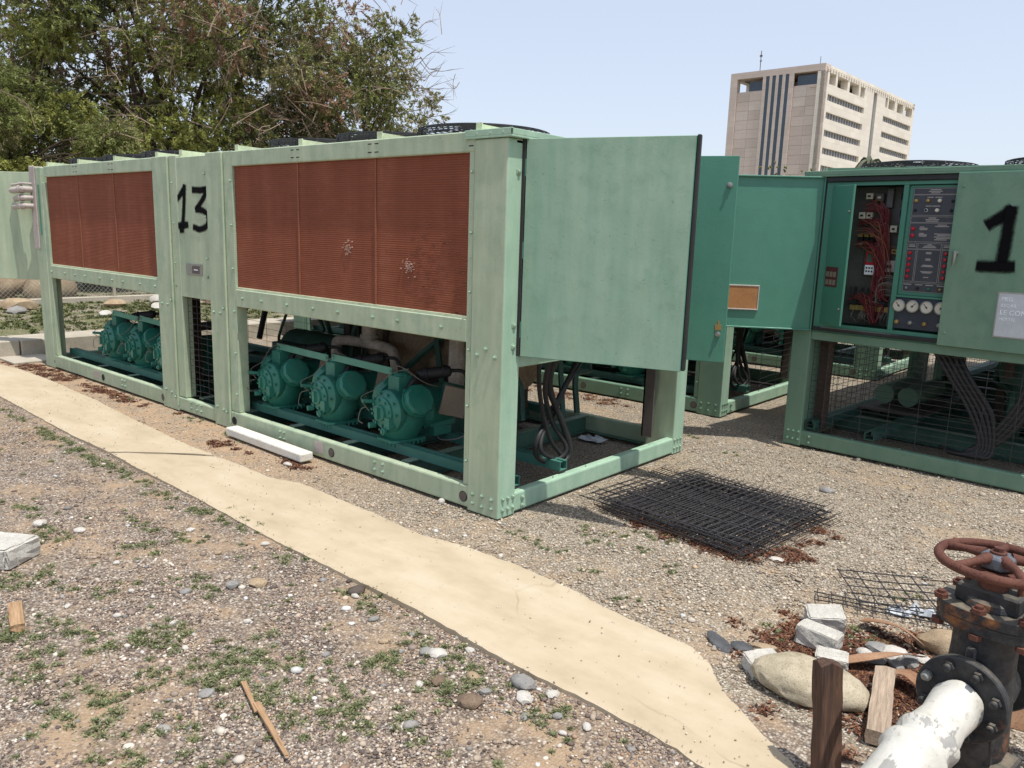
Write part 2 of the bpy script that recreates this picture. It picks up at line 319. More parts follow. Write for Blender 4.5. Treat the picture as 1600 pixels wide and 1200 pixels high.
def slab(x0, x1, slant0, slant1, label):
    """one slab of the footpath with ragged edges"""
    n = max(4, int((x1 - x0) / .04)); A = []; B = []
    for i in range(n + 1):
        f = i / n; xa = x0 + (x1 - x0) * f
        xn = xa + (slant0 * (1 - f) + slant1 * f) * -.5; xf = xa + (slant0 * (1 - f) + slant1 * f) * .5
        A.append((xn, interp(NEAR, xn) + random.gauss(0, .0022))); B.append((xf, interp(FAR, xf) + .003 * math.sin(xf * 9) + random.gauss(0, .0028)))
    k = 7; vs = []; fs = []
    for i in range(n + 1):
        for j in range(k):
            f = j / (k - 1); e = random.gauss(0, .004) if i in (0, n) else 0
            vs.append((A[i][0] * (1 - f) + B[i][0] * f + e, A[i][1] * (1 - f) + B[i][1] * f, .036 - .005 * (f > .99) + .003 * math.sin(A[i][0] * 2.1 + f * 3) - .004 * f - .004 * (j == 0)))
    for i in range(n):
        for j in range(k - 1): a = i * k + j; fs.append((a, a + k, a + k + 1, a + 1)[::1])
    N = len(vs); vs += [(x, y, -.08) for x, y in A] + [(x, y, -.08) for x, y in B]
    for i in range(n):
        fs.append((i * k, N + i, N + i + 1, (i + 1) * k)); fs.append((i * k + k - 1, (i + 1) * k + k - 1, N + n + 1 + i + 1, N + n + 1 + i))
    fs.append(tuple([j for j in range(k)]) + (N + n + 1, N)); fs.append((N + n, N + 2 * n + 1) + tuple(n * k + j for j in reversed(range(k))))
    mb = MB(); mb.add([(a, b, c - .035 + (.012 if c > -.05 else 0)) for a, b, c in vs], fs); o = mb.build('path', M['concrete'], smooth=40); bm = bmesh.new(); bm.from_mesh(o.data); bmesh.ops.recalc_face_normals(bm, faces=bm.faces); bm.to_mesh(o.data); bm.free()
    tag(o, kind='structure', label=label)
q = MB(); q.box(-.03, .03, -.29, .29, -.02, .004, TR(-2.53, -.735, 0, math.atan2(-.55, .53) + R(0))); tag(q.build('path_joint', plain('dark_joint_dirt', (.07, .055, .04), .95)), kind='structure')
slab(-11, -2.555, 0, .55, 'far slab of the pale concrete footpath, beyond the dark joint')
slab(-2.505, 3.35, .55, 0, 'near slab of the pale concrete footpath, on this side of the dark joint')
mb = MB(); mb.box(-8.05, -7.1, -.25, .22, -.02, .02, TR()); tag(mb.build('loose_slab', M['kerb'], bevel=.006), 'thin grey concrete slab lying flat by the far kerb', 'slab')

# ------------------------------------------------------------------ chillers
L, W, H = 6.86, 2.15, 2.17
PX = [-6.86, -6.51, -4.05, -3.64, -3.15, -2.77, -.28, 0]       # post and bay limits along the side
def guard_mesh():
    mb = MB(); seg = 40
    for k in range(11):
        r = .06 + .034 * k; z = .085 - .030 * (r / .41) ** 2.2
        mb.tube([(r * math.cos(2 * math.pi * i / seg), r * math.sin(2 * math.pi * i / seg), z) for i in range(seg)], .0035, 4, True)
    for k in range(5):
        z = .012 + .010 * k; mb.tube([(.415 * math.cos(2 * math.pi * i / seg), .415 * math.sin(2 * math.pi * i / seg), z) for i in range(seg)], .0035, 4, True)
    for a in range(16):
        c, s_ = math.cos(a * math.pi / 8), math.sin(a * math.pi / 8)
        mb.tube([(r * c, r * s_, z) for r, z in ((.05, .086), (.2, .078), (.33, .065), (.40, .056), (.418, .035), (.42, 0))], .0045, 4)
    return mb
def dome(mb, p, r=.011, axis='y-', n=6):
    q = {'y-': Matrix.Rotation(R(90), 4, 'X'), 'x+': Matrix.Rotation(R(90), 4, 'Y'), 'z+': I4, 'y+': Matrix.Rotation(R(-90), 4, 'X'), 'x-': Matrix.Rotation(R(-90), 4, 'Y')}[axis]
    mb.lathe([(r * 1.7, 0), (r * 1.7, .003), (r, .004), (r, .010), (r * .5, .013)], n, Matrix.Translation(p) @ q)
def compressor(parent, x, y0, rotz, box=True, seed=0):
    cm = M['comp']; T = TR(x, y0, .225, rotz); rr = random.Random(seed + 5); zc = .185
    ax = Matrix.Translation((0, 0, zc)) @ Matrix.Rotation(R(-90), 4, 'X')      # local z -> +y
    b = MB()
    b.lathe([(.085, -.03), (.125, -.015), (.150, .01), (.152, .05), (.135, .08), (.132, .24), (.150, .27), (.158, .28), (.158, .30), (.150, .305), (.150, .50), (.142, .53), (.10, .56), (.05, .565)], 24, T @ ax)
    b.lathe([(.10, -.01), (.112, .01), (.135, .06), (.152, .12), (.150, .19)], 12, T @ TR(0, .13, 0) @ Matrix.Diagonal((1.05, 1.1, 1, 1)))        # sump
    b.prism([(-.12, .02), (-.08, -.02), (.08, -.02), (.12, .02), (.125, .24), (.085, .285), (-.085, .285), (-.125, .24)], -.022, .0, T)
    b.box(-.10, .10, .34, .50, -.02, .08, T); b.prism([(-.10, .30), (.10, .30), (.12, .52), (-.12, .52)], .05, .14, T)
    b.box(-.075, .045, .07, .21, .30, .425, T); b.lathe([(.062, .30), (.062, .43), (.05, .445)], 8, T @ TR(-.02, .14, 0)); b.box(-.04, .12, .10, .20, .28, .34, T)
    for zz in (.10, .19): b.lathe([(.006, -.0), (.006, .10)], 6, T @ TR(-.145, .05, zz, 0, R(-90)))
    body = b.build('compressor', cm, parent, smooth=36, bevel=.006)
    e = MB(); e.lathe([(.104, -.02), (.106, -.036), (.090, -.044), (.056, -.046), (.054, -.062), (.03, -.066)], 20, T @ ax)
    for k in range(8):
        a = k * math.pi / 4 + .2; e.cyl((.088 * math.cos(a), -.03, zc + .088 * math.sin(a)), (.088 * math.cos(a), -.056, zc + .088 * math.sin(a)), .010, 6, M=T)
    e.box(-.011, .011, -.085, -.055, zc - .04, zc + .04, T); e.cyl((-.10, -.03, zc + .06), (-.12, -.11, zc + .07), .013, 8, M=T); e.cyl((-.085, -.03, zc - .10), (-.095, -.075, zc - .10), .02, 10, M=T)
    e.box(.05, .105, -.055, -.01, zc - .10, zc - .02, T); e.lathe([(.022, 0), (.024, .02), (.014, .024), (.014, .03)], 10, T @ TR(.06, -.055, zc - .115) @ Matrix.Rotation(R(90), 4, 'X'))
    e.build('end_cover', cm, body, smooth=38)
    for sgn, tl in ((1, 63), (-1, 60)):
        hM = T @ TR(sgn * .075, .145, .225, R(-6) * sgn) @ Matrix.Rotation(sgn * R(tl), 4, 'Y')
        h = MB(); h.lathe([(.088, 0), (.090, .075), (.112, .085), (.114, .108)], 20, hM); h.lathe([(.108, .108), (.110, .138), (.098, .152), (.03, .158)], 9, hM)
        for k in range(9): a = k * 2 * math.pi / 9 + .35; h.cyl((.082 * math.cos(a), .082 * math.sin(a), .14), (.082 * math.cos(a), .082 * math.sin(a), .156), .009, 6, M=hM)
        h.build('cylinder_head', cm, body, smooth=38)
    bo = MB()
    for k in range(6):
        for yy in (-.005, .255): bo.cyl((-.095 + .038 * k, yy, -.022), (-.095 + .038 * k, yy, -.040), .011, 6, M=T)
        for sx in (-.118, .118): bo.cyl((sx, .035 + .036 * k, -.015), (sx, .035 + .036 * k, -.038), .011, 6, M=T)
    for k in range(12): a = k * math.pi / 6; bo.cyl((.150 * math.cos(a), .262, zc + .150 * math.sin(a)), (.150 * math.cos(a), .282, zc + .150 * math.sin(a)), .009, 6, M=T)
    for k in range(10): a = k * math.pi / 5; bo.cyl((.132 * math.cos(a), -.012, zc + .132 * math.sin(a)), (.132 * math.cos(a), -.03, zc + .132 * math.sin(a)), .009, 6, M=T)
    bo.lathe([(.012, .425), (.012, .455), (.02, .458), (.02, .468)], 8, T @ TR(.0, .16, 0)); bo.lathe([(.01, .425), (.01, .45)], 8, T @ TR(-.05, .10, 0))
    bo.build('bolt', cm, body, kind='stuff')
    if box:
        tM = T @ TR(.20, .40, .16, R(-32)) @ Matrix.Rotation(R(-13), 4, 'X') @ Matrix.Rotation(R(6), 4, 'Y')
        tb = MB(); tb.box(-.09, .015, -.085, .085, -.0, .19, tM); tb.build('terminal_box', cm, body, bevel=.006)
        tb = MB(); tb.box(.016, .05, -.09, .09, -.01, .20, tM); tb.build('terminal_cover', M['terminal'], body, bevel=.005)
    mu = MB(); mu.lathe([(.02, 0), (.036, .02), (.040, .04), (.040, .06), (.046, .065), (.046, .08), (.040, .085), (.040, .19), (.046, .195), (.046, .21), (.036, .24), (.02, .25)], 12, T @ TR(.01, .24, .415, R(-40)) @ Matrix.Rotation(R(-82), 4, 'X')); mu.build('muffler', M['black'], body, smooth=35)
    mu = MB(); mu.tube(cr([(.05, .14, .33), (.06, .19, .40), (.03, .24, .415)], 4), .02, 8, M=T); mu.build('discharge_pipe', M['black'], body, smooth=50); mu = MB(); mu.tube(cr([(.16, .43, .45), (.22, .5, .44), (.24, .52, .34), (.24, .52, .1)], 4), .014, 8, M=T); mu.build('discharge_pipe', M['black'], body, smooth=50)
    for pts, r_ in (([(.09, .36, -.01), (.18, .36, -.03), (.30, .42, -.0), (.34, .50, .10), (.30, .50, .20)], .005), ([(-.1, -.06, .20), (-.15, -.09, .27), (-.1, -.0, .34), (-.04, .06, .44), (.06, .13, .47)], .0028), ([(.0, .1, .44), (.05, .05, .50), (.12, .12, .47), (.10, .2, .40)], .0028), ([(-.12, -.1, .1), (-.17, -.10, .12), (-.17, -.08, .18), (-.13, -.06, .2)], .003), ([(.05, .12, .45), (.16, .2, .40), (.18, .3, .36)], .003)):
        wi = MB(); wi.tube(cr([(a + rr.gauss(0, .008), c + rr.gauss(0, .008), d + rr.gauss(0, .008)) for a, c, d in pts], 5), r_, 5, M=T); wi.build('thin_pipe', M['greywire'], body, smooth=50)
    return body

def wire_grid(mb, u0, u1, v0, v1, du, dv, plane, r=.0022, jit=.004):
    u = u0
    while u <= u1 + 1e-6: mb.tube([plane(u + random.gauss(0, jit * .3), v, .0) for v in (v0, (v0 + v1) / 2, v1)], r, 4); u += du
    v = v0
    while v <= v1 + 1e-6: mb.tube([plane(uu, v + random.gauss(0, jit), .005) for uu in np.linspace(u0, u1, 5)], r, 4); v += dv

GUARD = None; FANM = None
def chiller(name, label, loc, rz, pf='front', pe='end', pd='door', number=None, comps=True, meshes=(), doors=None, rich=False, farend=False, group='green air cooled chillers'):
    global GUARD, FANM
    root = empty(name, loc, rz, label, 'chiller', group); F_, E_, D_ = M[pf], M[pe], M[pd]
    edge = F_
    # --- base frame
    for side, y0, y1, lip in (('front', 0, .065, 1), ('rear', W - .065, W, -1)):
        for a, b in ((-6.84, -3.86), (-3.845, -2.915), (-2.90, -.012)):
            if a == -3.845: za = .13
            else: za = .15
            m_ = MB(); m_.box(a, b, y0 + .004, y1 - .004, .012, za); m_.build('base_rail', F_, root, bevel=.012, seg=2)
    for hx in (-6.63, -5.34, -4.06, -2.85, -1.57, -.28): m_ = MB(); m_.lathe([(.033, 0), (.033, .003)], 16, Matrix.Translation((hx, .004, .075)) @ Matrix.Rotation(R(90), 4, 'X')); m_.build('lifting_hole', M['dark'], root)  # dark disc laid on the rail paints the shade of the hole
    for hx in (-4.06, -1.57, -.28): m_ = MB(); m_.lathe([(.028, 0), (.028, .002)], 16, Matrix.Translation((hx, .0005, .075)) @ Matrix.Rotation(R(90), 4, 'X')); m_.build('hole_plug', M['primer'], root)
    m_ = MB(); m_.lathe([(.04, 0), (.04, .006)], 16, Matrix.Translation((-.22, W - .075, .10)) @ Matrix.Rotation(R(90), 4, 'X')); m_.build('hole_plug', M['conduit'], root)
    m_ = MB(); m_.box(-1.77, -1.66, -.0005, .002, .045, .125); m_.build('worn_sticker', M['conduit'], root); m_ = MB(); m_.box(-5.55, -5.43, -.0005, .002, .05, .12); m_.build('worn_sticker', M['conduit'], root)
    m_ = MB(); m_.box(-.07, -.004, .02, W - .02, .010, .128); m_.build('end_rail', E_, root, bevel=.012, seg=2)
    m_ = MB(); m_.box(-6.856, -6.79, .02, W - .02, .010, .128); m_.build('end_rail', F_, root, bevel=.012, seg=2)
    m_ = MB()
    for cx in (-6.3, -5.6, -4.9, -4.2, -3.5, -2.8, -2.15, -1.5, -.88):
        m_.box(cx - .006, cx + .006, .07, W - .07, .02, .14); m_.box(cx - .035, cx + .035, .07, W - .07, .14, .147); m_.box(cx - .035, cx + .035, .07, W - .07, .012, .02)
    m_.box(-6.7, -.3, W - .12, W - .07, .02, .026)
    m_.build('cross_member', M['crossgreen'], root, kind='stuff')
    m_ = MB()
    for cx in (-6.3, -5.6, -4.9, -4.2, -3.5, -2.8, -2.15, -1.5, -.88): m_.box(cx - .034, cx + .034, .072, W - .072, .1472, .1495)
    m_.build('cross_flange', M['paleflange'], root, kind='stuff')
    for ry_ in (.20, .67, 1.45, 1.9):
        for a, b in ((-6.6, -3.75), (-2.85, -.04 if ry_ < 1 else -1.15)):
            m_ = MB(); m_.box(a, b, ry_ - .038, ry_ + .038, .148, .156); m_.box(a, b, ry_ - .038, ry_ - .03, .156, .205); m_.box(a, b, ry_ + .03, ry_ + .038, .156, .205); m_.box(a, b, ry_ - .038, ry_ - .010, .205, .211); m_.box(a, b, ry_ + .010, ry_ + .038, .205, .211)
            m_.box(a + .01, b - .06, ry_ - .010, ry_ + .010, .170, .209); m_.build('support_rail', M['tube'] if pf == 'front' else M['inner'], root, bevel=.002)  # rails of the other units darkened: bay shade put into their colour
    # --- posts
    for side in (0, 1):
        yf = lambda a, b: (a, b) if side == 0 else (W - b, W - a)
        for (a, b, fl) in ((-6.86, -6.51, .012), (-4.05, -3.64, .012), (-3.15, -2.77, .012), (-.28, 0, .0)):
            y0, y1 = yf(.0, .035 if b < -.1 else .15)
            top = 2.168
            if b == 0:
                m_ = MB(); m_.box(-.245, 0, y0, y1, .0, 2.12); m_.build('corner_post', None, root, bevel=.008, seg=2)
                o = sc.collection.objects[-1]; o.data.materials.append(F_); o.data.materials.append(E_)
                for p_ in o.data.polygons:
                    if p_.normal.x > .5: p_.material_index = 1
                y0, y1 = yf(.006, .05); m_ = MB(); m_.box(-.288, -.246, y0, y1, .152, 2.12); m_.build('door_jamb', F_, root, bevel=.004)
            elif a == -6.86:
                y0, y1 = yf(.0, .13); m_ = MB(); m_.box(-6.86, -6.60, y0, y1, .0, 2.16); m_.build('corner_post', F_, root, bevel=.008, seg=2)
                y0, y1 = yf(.006, .05); m_ = MB(); m_.box(-6.598, -6.51, y0, y1, .152, 2.0); m_.build('door_jamb', F_, root, bevel=.004)
            else:
                o1, o2 = (a, b - .13) if a < -4 else (a + .0, b - .13)
                y0, y1 = yf(.0, .09); m_ = MB(); m_.box(o1, o2, y0, y1, .0, 2.168); m_.build('post', F_, root, bevel=.005)
                y0, y1 = yf(.008, .10); m_ = MB(); m_.box(o2 + .004, b, y0, y1, .135 if a < -4 else .152, 2.168); m_.build('door_jamb', F_, root, bevel=.004)
                y0, y1 = yf(-.010, .004); m_ = MB(); m_.box(o2 - .008, o2 + .006, y0, y1, .05, 2.16); m_.build('post_flange', F_, root, bevel=.002)
        # inner brown columns
        y0, y1 = yf(.10, .26)
        for cx in ((-6.62, -3.9, -3.0, -.22) if side else (-3.9, -.22)):
            m_ = MB(); m_.box(cx, cx + .012, y0, y1, .13, 1.0); m_.box(cx, cx + .09, y0, y0 + .01, .13, 1.0); m_.box(cx, cx + .09, y1 - .01, y1, .13, 1.0); m_.build('inner_column', M['primer'] if side else M['brown'], root)
        # beams and coils
        for (a, b) in ((-6.51, -4.05), (-2.77, -.28)):
            y0, y1 = yf(.004, .06)
            m_ = MB(); m_.box(a + .002, b - .002, y0, y1, 1.0, 1.135); m_.build('lower_beam', F_, root, bevel=.006)
            y0b, y1b = yf(.012, .05); m_ = MB(); m_.box(a + .002, b - .002, y0b, y1b, 1.136, 1.15); m_.build('coil_sill', M['paleedge'] if pf == 'front' else F_, root)
            m_ = MB(); y0, y1 = yf(.003, .06); m_.box(a + .002, b - .002 + (.04 if b > -1 else 0), y0, y1, 2.055, 2.165); m_.build('top_beam', F_, root, bevel=.006)
            w3 = (b - a) / 3
            for k in range(3):
                y0, y1 = yf(.026, .10); m_ = MB(); m_.box(a + k * w3 + .006, a + (k + 1) * w3 - .006, y0, y1, 1.15, 2.055); m_.build('coil', M['coil'], root)
                if k: y0, y1 = yf(.020, .09); m_ = MB(); m_.box(a + k * w3 - .006, a + k * w3 + .006, y0, y1, 1.15, 2.055); m_.build('coil_strip', M['copper'], root)
        # centre panel
        y0, y1 = yf(.012, .03); m_ = MB(); m_.box(-3.76, -3.155, y0, y1, 1.015, 2.15); m_.build('centre_panel', F_, root, bevel=.003)
        # inner dark backing behind coils
    rv = MB()
    for x_ in (-.05, -.125, -.20):
        for z_ in ((.055, .11) if x_ != -.125 else (.05, .115)): dome(rv, (x_, -.001, z_), .009)
    for x_ in (-.055, -.125, -.19): dome(rv, (x_, -.001, .98 if x_ == -.125 else .94), .010)
    for y_ in (.04, .085, .13):
        for z_ in (.05, .115): dome(rv, (.001, y_, z_), .009, 'x+')
        for z_ in (.05, .115): dome(rv, (.001, W - y_, z_), .009, 'x+')
    for z_ in (1.0, 1.12, 1.95): dome(rv, (.001, .09, z_), .012, 'x+')
    for x_ in (-.22, -.12, -.03): dome(rv, (x_, -.001, 2.145), .011)
    for x_ in np.arange(-2.7, -.3, .31): dome(rv, (x_ + .04 * math.sin(x_ * 9), .003, 1.07), .010)
    for x_ in np.arange(-6.45, -4.1, .29): dome(rv, (x_ + .04 * math.sin(x_ * 7), .003, 1.07), .010)
    for x_ in (-3.98, -3.88, -3.81, -3.10, -3.0, -2.95): 
        dome(rv, (x_, -.001, .93 + .04 * (x_ * 100 % 2)), .010); dome(rv, (x_, -.001, .09 + .05 * (x_ * 77 % 2)), .010)
    for z_ in np.arange(.3, 2.1, .33): dome(rv, (-2.80, .007, z_), .008); dome(rv, (-3.72, .011, z_ if z_ > 1.05 else 1.1), .007); dome(rv, (-3.19, .011, z_ + .06 if z_ > 1.05 else 1.2), .007); dome(rv, (-.262, .005, z_), .006)
    for x_ in (-3.55, -3.45, -3.38, -2.2, -2.15, -1.1, -1.02, -4.9, -4.84): dome(rv, (x_, .004, .06), .009); dome(rv, (x_, .004, .11), .009)
    for z_ in (.04, .09): dome(rv, (.0, .22, z_), .010, 'x+')
    for y_ in (.55, .9, 1.3, 1.7): dome(rv, (-.03, y_, .128), .004, 'z+')
    rv.build('rivet', M['bolt'] if pf == 'front' else F_, root, kind='stuff', smooth=40)
    sl_ = MB()
    for x_ in (-5.69, -4.87, -1.94, -1.11, -.24):
        for z_ in (2.085, 2.135): sl_.box(x_ - .05, x_ - .015, .0015, .01, z_, z_ + .006); sl_.box(x_ + .015, x_ + .05, .0015, .01, z_, z_ + .006)
    sl_.build('slot', M['dark'], root, kind='stuff')
    # --- ceiling pan, roof deck
    m_ = MB(); m_.box(-6.5, -.31, .06, W - .06, 1.005, 1.02); m_.build('drain_pan', M['brown'], root)
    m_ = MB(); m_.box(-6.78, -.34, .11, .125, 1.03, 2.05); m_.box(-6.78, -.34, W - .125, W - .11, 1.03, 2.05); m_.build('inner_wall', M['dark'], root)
    m_ = MB(); m_.box(-6.85, -.0, .07, W - .07, 2.10, 2.12); m_.build('roof_deck', F_, root)
    m_ = MB(); m_.box(-.31, .035, -.012, W + .012, 2.122, 2.134); m_.box(-.31, .035, -.012, -.003, 2.134, 2.168); m_.box(.026, .035, -.012, W + .012, 2.134, 2.165); m_.box(-.3, .026, 0, W, 2.158, 2.166); m_.build('roof_cap', E_, root, bevel=.002)
    for k, x_ in enumerate((-6.50, -5.69, -4.87, -4.04, -3.62, -2.76, -1.94, -1.11, -.27)):
        m_ = MB(); m_.add([(x_, .03, 2.12), (x_, W - .03, 2.12), (x_, W - .03, 2.18), (x_, .03, 2.212), (x_ + .004, .03, 2.12), (x_ + .004, W - .03, 2.12), (x_ + .004, W - .03, 2.18), (x_ + .004, .03, 2.212)], [(0, 1, 2, 3), (7, 6, 5, 4), (0, 4, 5, 1), (2, 6, 7, 3), (0, 3, 7, 4), (1, 5, 6, 2)])
        m_.box(x_, x_ + .05, .03, .036, 2.166, 2.212); m_.build('roof_divider', M['paleedge'] if pf == 'front' else F_, root)
    for x0 in (-6.10, -5.28, -4.46, -2.35, -1.53, -.70):
        for y_ in (.56, 1.59):
            if GUARD is None:
                GUARD = guard_mesh().build('fan_guard', M['guard'], root); GUARD.location = (x0, y_, 2.19)
                q = MB(); q.lathe([(.41, 0), (.42, .07), (.40, .075), (.39, .07), (.385, .0)], 32, caps=False); q.lathe([(.07, .0), (.07, .1), (.04, .115)], 12)
                for kk in range(4):
                    a = kk * math.pi / 2 + .4; T_ = Matrix.Rotation(a, 4, 'Z') @ Matrix.Rotation(R(28), 4, 'X'); q.box(.06, .37, -.07, .07, .04, .045, T_)
                FANM = q.build('fan', M['motor'], root, smooth=40); FANM.location = (x0, y_, 2.12)
            else:
                dup(GUARD, root, (x0, y_, 2.19)); dup(FANM, root, (x0, y_, 2.12))
    # --- control cabinet in the end face
    cb = MB(); cb.box(-.34, -.33, .152, 1.978, .885, 2.12); cb.box(-.33, -.002, .152, .162, .95, 2.12); cb.box(-.33, -.002, 1.968, 1.978, .95, 2.12)
    cb.box(-.33, -.002, .162, 1.968, 2.08, 2.118); cb.box(-.33, .0, .152, 1.978, .945, .952)
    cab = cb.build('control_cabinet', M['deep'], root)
    m_ = MB(); m_.box(-.06, -.004, .152, 1.978, .875, .943); m_.build('cabinet_sill', E_, root, bevel=.005)
    fr = MB(); fr.box(-.03, .001, .163, .21, .953, 2.08); fr.box(-.03, .001, 1.92, 1.967, .953, 2.08); fr.box(-.03, .002, .211, 1.919, 2.055, 2.079); fr.box(-.03, .002, .211, 1.919, .985, 1.012); fr.box(-.06, .0, .722, .755, 1.013, 2.054); fr.box(-.06, -.0, 1.112, 1.15, 1.013, 2.054); fr.box(-.05, -.004, .756, 1.11, 1.258, 1.272)
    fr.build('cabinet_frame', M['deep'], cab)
    m_ = MB(); m_.box(.0025, .020, .16, 1.97, .953, .984); m_.box(.0025, .020, .16, 1.97, 2.082, 2.121); m_.box(.0025, .018, 1.945, 1.968, .979, 2.093); m_.build('rubber_gasket', M['black'], cab, bevel=.005)
    m_ = MB(); m_.box(-.20, -.19, .212, .722, 1.013, 2.054); m_.build('mounting_plate', M['cabin'], cab)
    m_ = MB(); m_.box(-.045, -.035, 1.151, 1.919, 1.013, 2.054); m_.build('blank_plate', M['deep'], cab)
    # legend plate
    m_ = MB(); m_.box(-.03, -.02, .756, 1.111, 1.273, 2.05); m_.build('control_door', M['deep'], cab, bevel=.003)
    m_ = MB(); m_.box(-.0195, -.017, .783, 1.082, 1.30, 2.032); m_.build('legend_plate', M['panelgrey'], cab)
    m_ = MB(); m_.box(-.02, -.012, .706, 1.111, 1.03, 1.255); m_.build('gauge_plate', M['panelblue'], cab, bevel=.002)
    if rich: cabinet_detail(cab)
    # --- doors (hinge y, swing angle from closed, width)
    dr = doors or {'left': 0, 'right': 0}
    for sd in ('left', 'right'):
        if dr.get(sd) is None: continue
        ang = dr[sd]; z0, z1 = (.945, 2.125) if sd == 'left' else dr.get('rz', (.945, 2.125)); wd = .905
        if sd == 'left': Dm = TR(.012, .155, 0, -R(ang) + R(90)); sg = -1            # local x runs from hinge to free edge
        else: Dm = TR(.012, 1.985, 0, R(ang) - R(90)); sg = 1
        # local frame: x along door, y outward normal*sg
        db = MB(); db.box(0, wd, sg * .028 if sg < 0 else .018, sg * .018 if sg < 0 else .028, z0, z1, Dm) if False else None
        ya, yb = (-.03, -.018) if sg < 0 else (.018, .03)
        db.box(0, wd, ya, yb, z0, z1, Dm)
        inn = (yb, .0) if sg < 0 else (.0, ya)
        db.box(0, .012, inn[0], inn[1], z0, z1, Dm); db.box(wd - .012, wd, inn[0], inn[1], z0, z1, Dm); db.box(.012, wd - .012, inn[0], inn[1], z0, z0 + .012, Dm); db.box(.012, wd - .012, inn[0], inn[1], z1 - .012, z1, Dm)
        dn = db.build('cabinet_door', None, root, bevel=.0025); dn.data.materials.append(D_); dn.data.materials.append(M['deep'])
        nrm = (Dm.to_3x3() @ Vector((0, -sg, 0)))
        outn = (Dm.to_3x3() @ Vector((0, sg, 0)))
        for p_ in dn.data.polygons:
            if p_.normal.dot(outn) < .5: p_.material_index = 1
        gk = MB(); g0, g1 = (-.008, .012) if sg < 0 else (-.012, .008)
        if ang > 0:
            gk.box(-.045, -.004, -.034, -.006, z0 - .0, z1 + .004, Dm) if sg < 0 else gk.box(.0, .02, g0, -.0005, z0, z1, Dm); gk.build('door_gasket', M['black'], dn, bevel=.004); gk = MB(); sg < 0 and gk.box(wd + .0005, wd + .020, -.022, .012, z0 + .004, z1 + .006, Dm)
            sg < 0 and gk.build('door_gasket', M['black'], dn, bevel=.004)
        for z_ in (z0 + .15, (z0 + z1) / 2, z1 - .15):
            hd = MB(); hd.cyl((-.008, (ya + yb) / 2, z_ - .045), (-.008, (ya + yb) / 2, z_ + .045), .008, 8, M=Dm); hd.build('hinge', M['deep'], dn)
        if sd == 'right' and ang > 20:
            for z_ in (z1 - .17, z0 + .18):
                k_ = MB(); k_.cyl((wd - .05, ya, z_), (wd - .05, ya - .02, z_), .017, 12, M=Dm); k_.cyl((wd - .05, ya - .02, z_), (wd - .05, ya - .03, z_), .008, 8, M=Dm)
                if z_ < 1.4: k_.box(wd - .075, wd - .045, ya - .006, ya - .001, z_ + .02, z_ + .05, Dm)
                k_.build('latch', M['steel'], dn, smooth=40)
        if ang <= 20:
            k_ = MB(); hx = wd - .05 if sd == 'right' else wd - .07; yo = yb if sg > 0 else ya
            k_.cyl((hx, yo, 1.585), (hx, yo + sg * .035, 1.585), .014, 10, M=Dm); k_.tube([(hx, yo + sg * .035, 1.60), (hx, yo + sg * .04, 1.55), (hx + .004, yo + sg * .035, 1.50)], [.014, .013, .008], 8, M=Dm); k_.build('handle', M['steel'], dn, smooth=50)
            k_ = MB()
            for xx in (.04, wd - .04):
                for z_ in (z0 + .09, z1 - .09): k_.cyl((xx, yo, z_), (xx, yo + sg * .006, z_), .008, 8, M=Dm)
            k_.build('door_bolt', M['bolt'] if pf == 'front' else D_, dn)
        dn['_'] = 0; del dn['_']
        if sd == 'left' and dr.get('pocket'):
            s0 = .43; k_ = MB(); k_.box(s0, s0 + .38, -.0175, -.006, z0 + .15, z0 + .33, Dm); k_.build('document_pocket', M['orangeplate'], dn, bevel=.004)
            k_ = MB()
            for a_ in ((s0 - .008, s0 + .388, z0 + .328, z0 + .338), (s0 - .008, s0 + .388, z0 + .142, z0 + .152), (s0 - .008, s0 + .002, z0 + .152, z0 + .328), (s0 + .378, s0 + .388, z0 + .152, z0 + .328)): k_.box(a_[0], a_[1], -.0175, -.002, a_[2], a_[3], Dm)
            k_.build('pocket_frame', M['conduit'], dn, bevel=.002)
    # --- mesh infill
    for mm in meshes:
        mb = MB(); k, a, b, v0, v1, du, dv = mm
        pl = {'f': lambda u, v, o_: (u, .05 + o_, v), 'r': lambda u, v, o_: (u, W - .05 - o_, v), 'e': lambda u, v, o_: (-.03 - o_, u, v)}[k]
        wire_grid(mb, a, b, v0, v1, du, dv, pl); mb.build('wire_mesh', M['wire'] if k != 'f' or du > .1 else M['wirerust'], root, kind='stuff')
    # --- machinery
    ca = MB(); ca.lathe([(.03, -.03), (.30, 0), (.31, .03), (.31, 1.55), (.30, 1.58), (.05, 1.6)], 24, TR(-2.72, 1.52, .68) @ Matrix.Rotation(R(90), 4, 'Y')); ca.build('insulated_cooler', M['tan'] if comps else M['inner'], root, smooth=40)  # cooler without compressors is darkened: bay shade put into its colour
    ca = MB(); ca.box(-2.2, -1.9, 1.35, 1.7, .21, .45); ca.box(-1.45, -1.2, 1.35, 1.7, .21, .45); ca.box(-2.45, -2.38, 1.2, 1.26, .2, 1.0); ca.box(-1.52, -1.46, 1.15, 1.21, .2, 1.0); ca.box(-2.3, -.98, 1.3, 1.33, .62, 1.004); ca.build('cooler_saddle', M['brown'], root)
